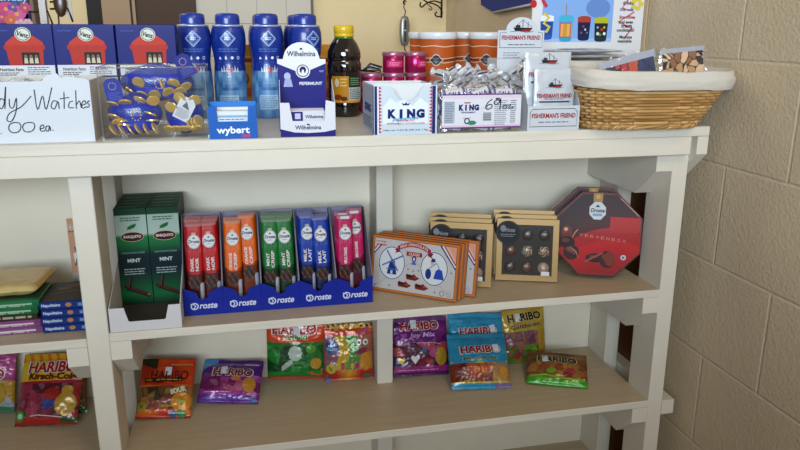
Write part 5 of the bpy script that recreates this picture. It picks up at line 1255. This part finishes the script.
# ------------------------------------------------------------------ lower shelf: bags of gummy sweets
def cells(pal, n, seed, gap='#000000', gw=.0):
    rn = random.Random(seed); pts = [(rn.random(), rn.random(), rn.choice(pal)) for _ in range(n)]
    def g(u, v, asp=1.0):
        b1 = b2 = 9; c = pal[0]
        for p in pts:
            d = ((u - p[0]) * asp) ** 2 + (v - p[1]) ** 2
            if d < b1: b2 = b1; b1 = d; c = p[2]
            elif d < b2: b2 = d
        e = b2 ** .5 - b1 ** .5
        return c, e
    return g
def bag(BL, BR, TL, TR, z, ytop, T, bodyc, draw, label, seal=.08, gh='', hb=0., sag=1.0, name='sweet_bag', sticker=None, group='bags of gummy sweets on the lower shelves', lumps=None, win=None, nu=64, nv=76, rest=.0015):
    a = Zp(*BL, z); b = Zp(*BR, z); a.z = b.z = z + rest
    c = Yp(*TL, ytop); d = Yp(*TR, ytop)
    o = (a + b) / 2; ux = b - a; up = (c + d) / 2 - o; w = (ux.length + (d - c).length) / 2; h = up.length
    ux.normalize(); up.normalize(); ux = ux - up * (ux.dot(up) * .55); M = frame(o, ux, up); g = thing(name, label, 'bag of sweets', M, group)
    sd = sum(map(ord, label)) % 97
    def th(u, v):
        if v < .045 or v > 1 - seal: e = 0
        else:
            vv = (v - .045) / (1 - seal - .045); e = (sin(pi * vv ** (.75 * sag))) ** .55 * (max(0, 1 - abs(2*u-1) ** 3.2)) ** .55
        return T / 2 * e
    def P(u, v, hh=0):   # u,v 0..1
        t = th(u, v); n_ = noise.noise(Vector((u * 5, v * 7, sd))) * .0022 + noise.noise(Vector((u * 16, v * 20, sd))) * .0009
        l = 0
        if lumps and win and win[0] < u < win[2] and win[1] < v < win[3]: l = lumps(u, v)
        x = (u - .5) * w * (1 - .05 * t / max(T, 1e-6)); zz = v * h
        if v < .02 or v > .985: zz += .0009 * (1 if int(u * w / .0016) % 2 else -1)
        zz += .0025 * noise.noise(Vector((u * 3, sd, v * 2))) * (v > .9)
        bend = -.010 * (1 - v) ** 2 * hb
        return Vector((x, -t - n_ * (.4 + .6 * min(1, t / .004)) - l - hh + bend - T * .0, zz))
    m = MB().grid(lambda u, v: P(u, v), nu, nv, bodyc)
    m.grid(lambda u, v: Vector(((u - .5) * w * (1 - .05 * th(u, v) / T), th(u, v) * .55 - .010 * (1 - v) ** 2 * hb + .0006, v * h)), 20, 24, bodyc(.02, .98))
    def f(u, v, hh=0): return P(u / w + .5, v / h, hh + .0010)   # metres
    draw(m, f, w, h)
    lo = min((M @ q).z for q in m.v); hi = max((M @ q).y for q in m.v)
    M = Matrix.Translation((0, min(0, DP - .002 - hi), z + .0006 - lo)) @ M; g.matrix_world = M
    m.build('pouch', FOIL, g)
    if sticker:
        su, sv, sr = sticker; q = MB(); cu, cv = (su - .5) * w, sv * h
        cs_, sn = cos(sr), sin(sr)
        q.grid(lambda p, r: f(cu + (p - .5) * .014 * cs_ - (r - .5) * .020 * sn, cv + (p - .5) * .014 * sn + (r - .5) * .020 * cs_, .0014), 4, 4, '#cfd0d6', False)
        q.build('price_sticker', MATT, g)
    return g, w, h
def haribo(m, f, cu, cv, w, hh, rot=0., col='#a8182a', back='#d8d4d0', sh=0):
    m.text(f, 'HARIBO', cu, cv, w * 1.03, hh * 1.12, back, 3, .085, sh, rot); m.text(f, 'HARIBO', cu, cv, w * .98, hh, col, 6, .035, sh, rot)
CRIMP = lambda v, s: (v < .045 or v > 1 - s)

# --- red orange bag at the far left of the right bay
cg = cells(['#6a4a2a', '#8a6a3c', '#7a3a2a', '#a0703a', '#4a3a2a', '#8c4a3a'], 46, 5)
def body(u, v):
    if u < .30 and v > .90 - u * .35: return '#2c3a24' if (u * 30 + v * 20) % 1 > .3 else '#4a2a1c'
    if v > .52: return mix('#b8301c', '#d8531f', max(0, min(1, .5 + .9 * noise.noise(Vector((u * 4, v * 5, 1))))))
    if .13 < v <= .50:
        if u > .62 and v < .40 and math.hypot((u - .82) * .8, v - .25) < .15: return '#c98a2a' if math.hypot((u - .82) * .8, v - .25) > .05 else '#8a9a3a'
        c, e = cg(u, v); return c if e > .015 else mix(c, '#2a1a14', .5)
    if v <= .045: return '#b03a1a'
    return mix('#c2341c', '#d87a24', .5 + .5 * sin(u * 9))
def dr(m, f, w, h):
    haribo(m, f, .006, h * .69, w * .72, .021, .0, '#6e1218', '#c8501e')
    m.stroke(f, [(-w * .40, h * .60), (-w * .28, h * .615), (-w * .15, h * .595), (0, h * .615), (w * .15, h * .60), (w * .30, h * .625)], .010, '#3a1c14', 5)
    m.lines(f, -w * .38, h * .59, w * .28, h * .62, 1, '#c9a03a', 8, .6, .03)
    m.lines(f, w * .05, h * .86, w * .46, h * .91, 1, '#e0a868', 4, .6, .03)
    m.text(f, 'SOUR', w * .25, h * .43, w * .30, .012, '#d8d0b8', 5, .06, 0, .3)
    m.ell(f, -w * .40, h * .17, .010, .010, '#a89a2c', 4, 16); m.text(f, 'V', -w * .40, h * .17, .008, .009, '#2c5a28', 6, .04)
    m.ell(f, w * .18, h * .06, .009, .006, '#3a6aa8', 4, 12); m.ell(f, w * .33, h * .065, .011, .007, '#3a8a4a', 4, 12); m.lines(f, w * .1, h * .05, w * .42, h * .08, 1, '#d8e0d8', 6)
    m.lines(f, -w * .05, h * .16, w * .3, h * .19, 1, '#d8b03a', 4, .5, .05)
bag((136, 422.5), (190, 417.5), (146, 359.5), (201, 359.5), ZL, .235, .030, body, dr, 'red orange bag of sour gummies leaning beside the left post', sticker=(.52, .76, .0), hb=.2)

# --- purple bag slouched next to it
cg2 = cells(['#8a2a7a', '#a04a9a', '#b05a7a', '#7a2460', '#c06a8a', '#94406a'], 30, 8)
def body(u, v):
    if v > .60:
        if u < .24 and v > .72 + u * .9: return '#4a8ac0'
        return mix('#4c1a72', '#5e2488', .5 + .7 * noise.noise(Vector((u * 5, v * 5, 2))))
    if .24 < v <= .60:
        c, e = cg2(u * 1.0, v, 1.3); return mix(c, '#d0a0c8', .25) if e > .10 else c
    if v > .16: return '#a8449c' if u < .7 else '#8a3a90'
    return mix('#5a2288', '#7a3aa8', .5 + .8 * noise.noise(Vector((u * 9, v * 9, 4))))
def dr(m, f, w, h):
    haribo(m, f, .004, h * .655, w * .68, .020, -.02, '#8a1430')
    m.lines(f, w * .20, h * .84, w * .44, h * .89, 1, '#d0c0dc', 4, .6, .03); m.lines(f, -w * .40, h * .185, w * .05, h * .22, 1, '#e0b8d8', 4, .5, .1)
    m.ell(f, w * .42, h * .07, .007, .005, '#3a6ab0', 4, 10); m.ring(f, -w * .02, h * .86, .004, .004, .001, '#b090c8', 4, 8)
    m.ell(f, w * .33, h * .38, .014, .018, '#c08a3a', 4, 16); m.ell(f, w * .1, h * .5, .012, .006, '#c87a4a', 4, 12)
bag((197, 405.5), (258, 403.5), (206, 360), (267, 361), ZL, .262, .034, body, dr, 'purple bag of gummies slouched beside the red orange bag', sag=1.25, sticker=(.38, .70, .1), hb=.3)

# --- green frog bag (orange header)
cg3 = cells(['#1f7a34', '#2a8a3c', '#166028', '#3a9a4c', '#14522a'], 26, 12)
def body(u, v):
    if v > .66: return mix('#c8421c', '#d8571f', .5 + .6 * noise.noise(Vector((u * 4, v * 4, 3))))
    if v > .60: return '#2f7a2c'
    if v > .14:
        c, e = cg3(u, v, 1.2)
        if math.hypot((u - .50) * 1.0, (v - .47) * .9) < .12: return '#c4cfc4'
        if abs((v - .22) - (u - .28) * .75) < .05 and .25 < u < .45: return '#b8c4ba'
        return c if e > .03 else mix(c, '#0c3018', .4)
    if v > .045: return '#2a8a3a'
    return '#c03a1c'
def dr(m, f, w, h):
    haribo(m, f, -.002, h * .875, w * .78, .024, 0)
    m.text(f, 'Quaxi', 0.002, h * .745, w * .42, .016, '#d0dcb0', 3, .09); m.text(f, 'Quaxi', .002, h * .745, w * .40, .0145, '#2a6a24', 6, .035)
    m.ell(f, w * .28, h * .55, .012, .010, '#5a9a34', 4, 12); m.ell(f, w * .36, h * .30, .013, .014, '#c0922c', 4, 14); m.lines(f, -w * .02, h * .25, w * .12, h * .29, 1, '#24401c', 4, .8, .02); m.pol(f, [(w * .22, h * .14), (w * .48, h * .20), (w * .46, h * .08), (w * .30, h * .09)], '#c0501c', 4)
bag((268.5, 380), (324, 379), (266, 322), (325, 321), ZL, .272, .024, body, dr, 'green gummy bag with orange header standing against the back panel', hb=.0, sticker=(.52, .86, .1))

# --- sour worms style bag
def body(u, v):
    if v > .80: return mix('#b8331c', '#cf5020', .5 + .7 * noise.noise(Vector((u * 6, v * 6, 5)))) if v < .93 else ('#2a1a14' if (u * 9 + v * 7) % 1 > .45 else '#c8902c')
    if v > .20:
        s = (u - .0) + .05 * sin(v * 9)
        if s < .26: return '#8a5a6a'
        if s < .48: return '#c2a02c'
        if s < .72: return '#5a8a34'
        return '#b8803a' if v < .5 else '#a8604a'
    return mix('#b03020', '#d89a2a', max(0, 1 - abs(u - .5) * 4)) 
def dr(m, f, w, h):
    m.text(f, 'HARIBO', 0, h * .945, w * .74, .012, '#c8a03a', 4, .05, .1, .05); m.stroke(f, [(w * .22, h * .80), (w * .30, h * .85), (w * .40, h * .90)], .006, '#b05090', 5)
    m.ell(f, -w * .33, h * .61, .0165, .0165, '#26447c', 4, 20); m.text(f, 'NEW', -w * .33, h * .64, .018, .0068, '#a8c0dc', 6, .04, 0, .2); m.lines(f, -w * .44, h * .55, -w * .22, h * .60, 2, '#a8c0dc', 6)
    for du in (-.0, .016): m.ell(f, w * .22 + du, h * .68, .0065, .0075, '#d8d8d0', 4, 12); m.ell(f, w * .22 + du + .001, h * .675, .0025, .003, '#20201c', 6, 8)
    m.pol(f, [(w * .12, h * .50), (w * .22, h * .56), (w * .40, h * .58), (w * .36, h * .50), (w * .22, h * .46)], '#8a2a5a', 5); m.ell(f, w * .35, h * .34, .013, .022, '#c88a2a', 4, 16)
    m.ell(f, -w * .36, h * .23, .012, .012, '#b8a82c', 4, 16); m.text(f, 'V', -w * .36, h * .23, .010, .011, '#2a5a24', 6, .04)
    for k in range(4): m.ell(f, -w * .12 + k * w * .1, h * .27, .005, .008, ('#b04a4a', '#6a9a3c', '#c8a03a', '#a8406a')[k], 4, 10)
    m.lines(f, -w * .2, h * .19, w * .35, h * .215, 1, '#c86a5a', 4, .5, .03); m.ell(f, -w * .42, h * .04, .006, .007, '#3a6aa8', 5, 10); m.ell(f, w * .38, h * .07, .010, .006, '#3a7a5a', 5, 10)
bag((325, 382), (372.5, 379.5), (322, 326), (372, 322), ZL, .262, .024, body, dr, 'orange striped sour gummy bag beside the middle post', hb=.0)

# --- purple heart jelly bag
cg4 = cells(['#7a1a3a', '#a02a4a', '#5a1440', '#8a3a6a', '#b04a5a', '#3a2a5a'], 28, 17)
def body(u, v):
    if v > .56: return mix('#5a1260', '#7c2482', .5 + .9 * noise.noise(Vector((u * 3, v * 4, 6))))
    if v > .17: c, e = cg4(u, v, 1.1); return c if e > .02 else mix(c, '#24081c', .5)
    if v > .06: return mix('#8a2470', '#a0348a', u)
    return '#5a1260'
def heart(m, f, cu, cv, s, col):
    m.pol(f, [(cu, cv - s), (cu + s * .95, cv + s * .15), (cu + s * .85, cv + s * .65), (cu + s * .45, cv + s * .8), (cu, cv + s * .45), (cu - s * .45, cv + s * .8), (cu - s * .85, cv + s * .65), (cu - s * .95, cv + s * .15)], col, 5)
def dr(m, f, w, h):
    haribo(m, f, -.002, h * .85, w * .70, .020, .02)
    m.text(f, 'Joy Mix', .004, h * .685, w * .5, .014, '#c8a0d0', 5, .03, .25, .03); heart(m, f, -w * .31, h * .69, .008, '#a04aa8')
    heart(m, f, -w * .36, h * .27, .0095, '#d0a82c'); heart(m, f, -w * .12, h * .29, .0115, '#d8d4dc'); heart(m, f, w * .14, h * .24, .008, '#b03a4a'); heart(m, f, w * .06, h * .44, .008, '#4a5a9a')
    m.ell(f, w * .36, h * .32, .015, .022, '#b89030', 4, 16); m.ell(f, w * .22, h * .38, .012, .010, '#b04a8a', 4, 12); m.lines(f, -w * .42, h * .09, w * .30, h * .12, 1, '#d090c0', 4, .5, .05)
    m.stroke(f, [(-w * .44, h * .555), (w * .2, h * .565), (w * .36, h * .53)], .0012, '#d8b8d8', 4)
bag((394, 380), (448, 374.5), (392.5, 320), (448.5, 316), ZL, .268, .026, body, dr, 'purple gummy bag with hearts right of the middle post', hb=.0, sticker=(.38, .88, .0))

# --- two blue bags
cg5 = cells(['#8a2a1c', '#a03a24', '#6a2018', '#b05a2c', '#7a3020'], 34, 21)
def mk_blue(win):
    def body(u, v):
        if v > .44: return mix('#2a8ab0', '#3aa0c4', .5 + .8 * noise.noise(Vector((u * 4, v * 5, 8))))
        if v > .12:
            if u > .70: return '#b08a3a' if (u * 11 + v * 13) % 1 > .3 else '#8a6a7a'
            c, e = cg5(u, v, 1.4); return c if e > .02 else mix(c, '#2a1010', .5)
        if v > .09: return '#b8a83a'
        return '#2a90b8' if u < .72 else '#7a6a98'
    return body
def dr1(m, f, w, h):
    haribo(m, f, .004, h * .68, w * .70, .020, .04)
    m.text(f, 'Mega-Parade', 0, h * .505, w * .60, .011, '#c8c078', 4, .05, .1, .02); m.text(f, 'Mega-Parade', 0, h * .505, w * .58, .0098, '#2a5a3a', 7, .02, .1, .02)
    m.stroke(f, [(-w * .48, h * .46), (0, h * .44), (w * .48, h * .47)], .004, '#b8a83a', 4); m.ell(f, w * .38, h * .25, .010, .014, '#c08a3a', 4, 12)
bag((451, 373.5), (503, 371), (449, 315), (503.5, 313), ZL, .275, .022, mk_blue(1), dr1, 'blue gummy bag standing behind the other blue bag', hb=.0, sticker=(.80, .72, .25))
bag((452, 391.5), (511, 388), (448.5, 334), (504.5, 333), ZL, .222, .034, mk_blue(1), dr1, 'blue gummy bag in front, leaning on its twin', sag=1.3, hb=.4, sticker=(.80, .70, .1))

# --- gold bag standing
cg6 = cells(['#8a5a6a', '#a07080', '#7a4a5a', '#9a6a5a'], 34, 25)
def body(u, v):
    if v > .66: return mix('#a8842c', '#c8a848', .5 + .9 * noise.noise(Vector((u * 4, v * 5, 9))))
    if v > .60: return '#b8a02c'
    if v > .10:
        if v < .34 and math.hypot((u - .60), (v - .22) * .9) < .16: return '#6a9a34'
        if v < .36 and u < .28: return '#3a7a34' if (u * 9 + v * 5) % 1 > .4 else '#a8382c'
        if u > .80: return '#b8902c'
        c, e = cg6(u, v, 1.2); return c if e > .02 else mix(c, '#4a2a30', .5)
    return mix('#3a7a2c', '#b8a03a', u)
def dr(m, f, w, h):
    haribo(m, f, .0, h * .86, w * .80, .019, .04, '#17161c', '#c8b878')
    m.text(f, 'Goldbären', .0, h * .70, w * .72, .012, '#d0c080', 4, .05, .15, .05); m.text(f, 'Goldbären', .0, h * .70, w * .70, .0105, '#2a2018', 7, .02, .15, .05)
    m.ell(f, w * .18, h * .22, .010, .008, '#8ab83a', 5, 12); m.ell(f, -w * .22, h * .14, .008, .008, '#b0382c', 5, 12)
bag((505, 365.5), (545, 359.5), (499.5, 312), (545, 306), ZL, .265, .026, body, dr, 'gold gummy bag standing upright behind the blue bags', hb=.0, sticker=(.34, .86, .0))

# --- brown gold bag lying back
cg7 = cells(['#8a5a34', '#a0703c', '#9a4a34', '#7a8a34', '#b08040', '#8a3a3a'], 40, 29)
def body(u, v):
    if v > .62: return mix('#6a4a28', '#8a683c', .5 + .9 * noise.noise(Vector((u * 4, v * 5, 11))))
    if v > .20: c, e = cg7(u, v, 1.8); return c if e > .02 else mix(c, '#3a2418', .5)
    return mix('#3a8a24', '#52a834', .5 + .9 * noise.noise(Vector((u * 7, v * 9, 12))))
def dr(m, f, w, h):
    haribo(m, f, .0, h * .70, w * .66, .019, -.04, '#17130f', '#c8b890')
    m.stroke(f, [(-w * .46, h * .20), (-w * .2, h * .23), (w * .1, h * .18), (w * .46, h * .21)], .003, '#a8b83a', 4); m.ell(f, -w * .1, h * .35, .012, .008, '#7aa034', 5, 12); m.ell(f, w * .22, h * .40, .010, .008, '#a8384a', 5, 12)
bag((526, 384.5), (588, 389), (530, 353), (584, 351), ZL, .185, .030, body, dr, 'brown and green gummy bag lying at the right end', sag=1.2, hb=.4, sticker=(.30, .72, .1))

# --- left bay bags
cg8 = cells(['#7a1c3a', '#8a2444', '#5a142c', '#9a3450', '#a02a2c'], 30, 33)
def body(u, v):
    if v > .60: return mix('#c8a81c', '#d8bc34', .5 + .6 * noise.noise(Vector((u * 4, v * 4, 13)))) if v < .88 else ('#c86a24' if (u * 7 + v * 3) % 1 > .6 else '#c8a020')
    if v > .565: return '#a02038'
    if v > .10:
        if u < .20 and v < .20: return '#2a6a2a'
        if u > .60 and math.hypot(u - .82, (v - .28)) < .16: return '#b8902c'
        if .45 < u < .66 and .22 < v < .36: return '#3a4a94'
        c, e = cg8(u, v, 1.2); return mix(c, '#b890a0', .3) if e > .12 else c
    if v > .045: return '#b02a20' if u < .75 else '#2a5a24'
    return '#8a2028'
def dr(m, f, w, h):
    haribo(m, f, .004, h * .80, w * .80, .025, .0)
    m.text(f, 'Kirsch-Cola', .008, h * .665, w * .80, .016, '#c87a24', 3, .07, 0, -.02); m.text(f, 'Kirsch-Cola', .008, h * .665, w * .78, .0145, '#5a1418', 6, .035, 0, -.02)
    m.ell(f, -w * .40, h * .13, .011, .011, '#3a8a3a', 5, 14); m.ell(f, -w * .40, h * .13, .006, .006, '#b8d0a8', 6, 10); m.ell(f, w * .1, h * .42, .018, .012, '#a02a24', 4, 14)
    m.stroke(f, [(-w * .44, h * .11), (-w * .1, h * .14), (w * .3, h * .10)], .002, '#d8c0c0', 5); m.ell(f, w * .34, h * .46, .012, .011, '#b8902c', 5, 12)
bag((13, 426.5), (79, 428), (21, 354), (82, 355), ZL2, .265, .032, body, dr, 'yellow kirsch cola gummy bag leaning in the left bay', hb=.2)
cg9 = cells(['#a8b0b8', '#8a98a0', '#b8902c', '#c0c8cc', '#5a8a6a'], 20, 41)
def body(u, v):
    if v > .55: return mix('#a03a78', '#b04a8a', .5 + .7 * noise.noise(Vector((u * 4, v * 5, 15))))
    if v > .1: c, e = cg9(u, v, 1.0); return c
    return '#3a8a6a'
def dr(m, f, w, h): haribo(m, f, -.004, h * .66, w * .78, .022, .0); m.ell(f, w * .28, h * .33, .014, .022, '#b8982c', 4, 14)
bag((-47, 413), (17, 411.5), (-40, 352), (23, 354), ZL2, .286, .018, body, dr, 'pink gummy bag at the left edge behind the yellow bag', hb=.0)
cg10 = cells(['#7a4a24', '#a0702c', '#8a2a3a', '#b8902c', '#5a2030'], 22, 43)
bag((50, 418), (88, 413), (54, 352), (88, 352), ZL2, .284, .016, lambda u, v: ('#5a2430' if v > .6 else (cg10(u, v)[0] if v > .1 else '#2a5a24')), lambda m, f, w, h: m.ell(f, w * .2, h * .35, .012, .014, '#b8902c', 4, 12), 'dark red and gold gummy bag half hidden by left post', hb=.0)
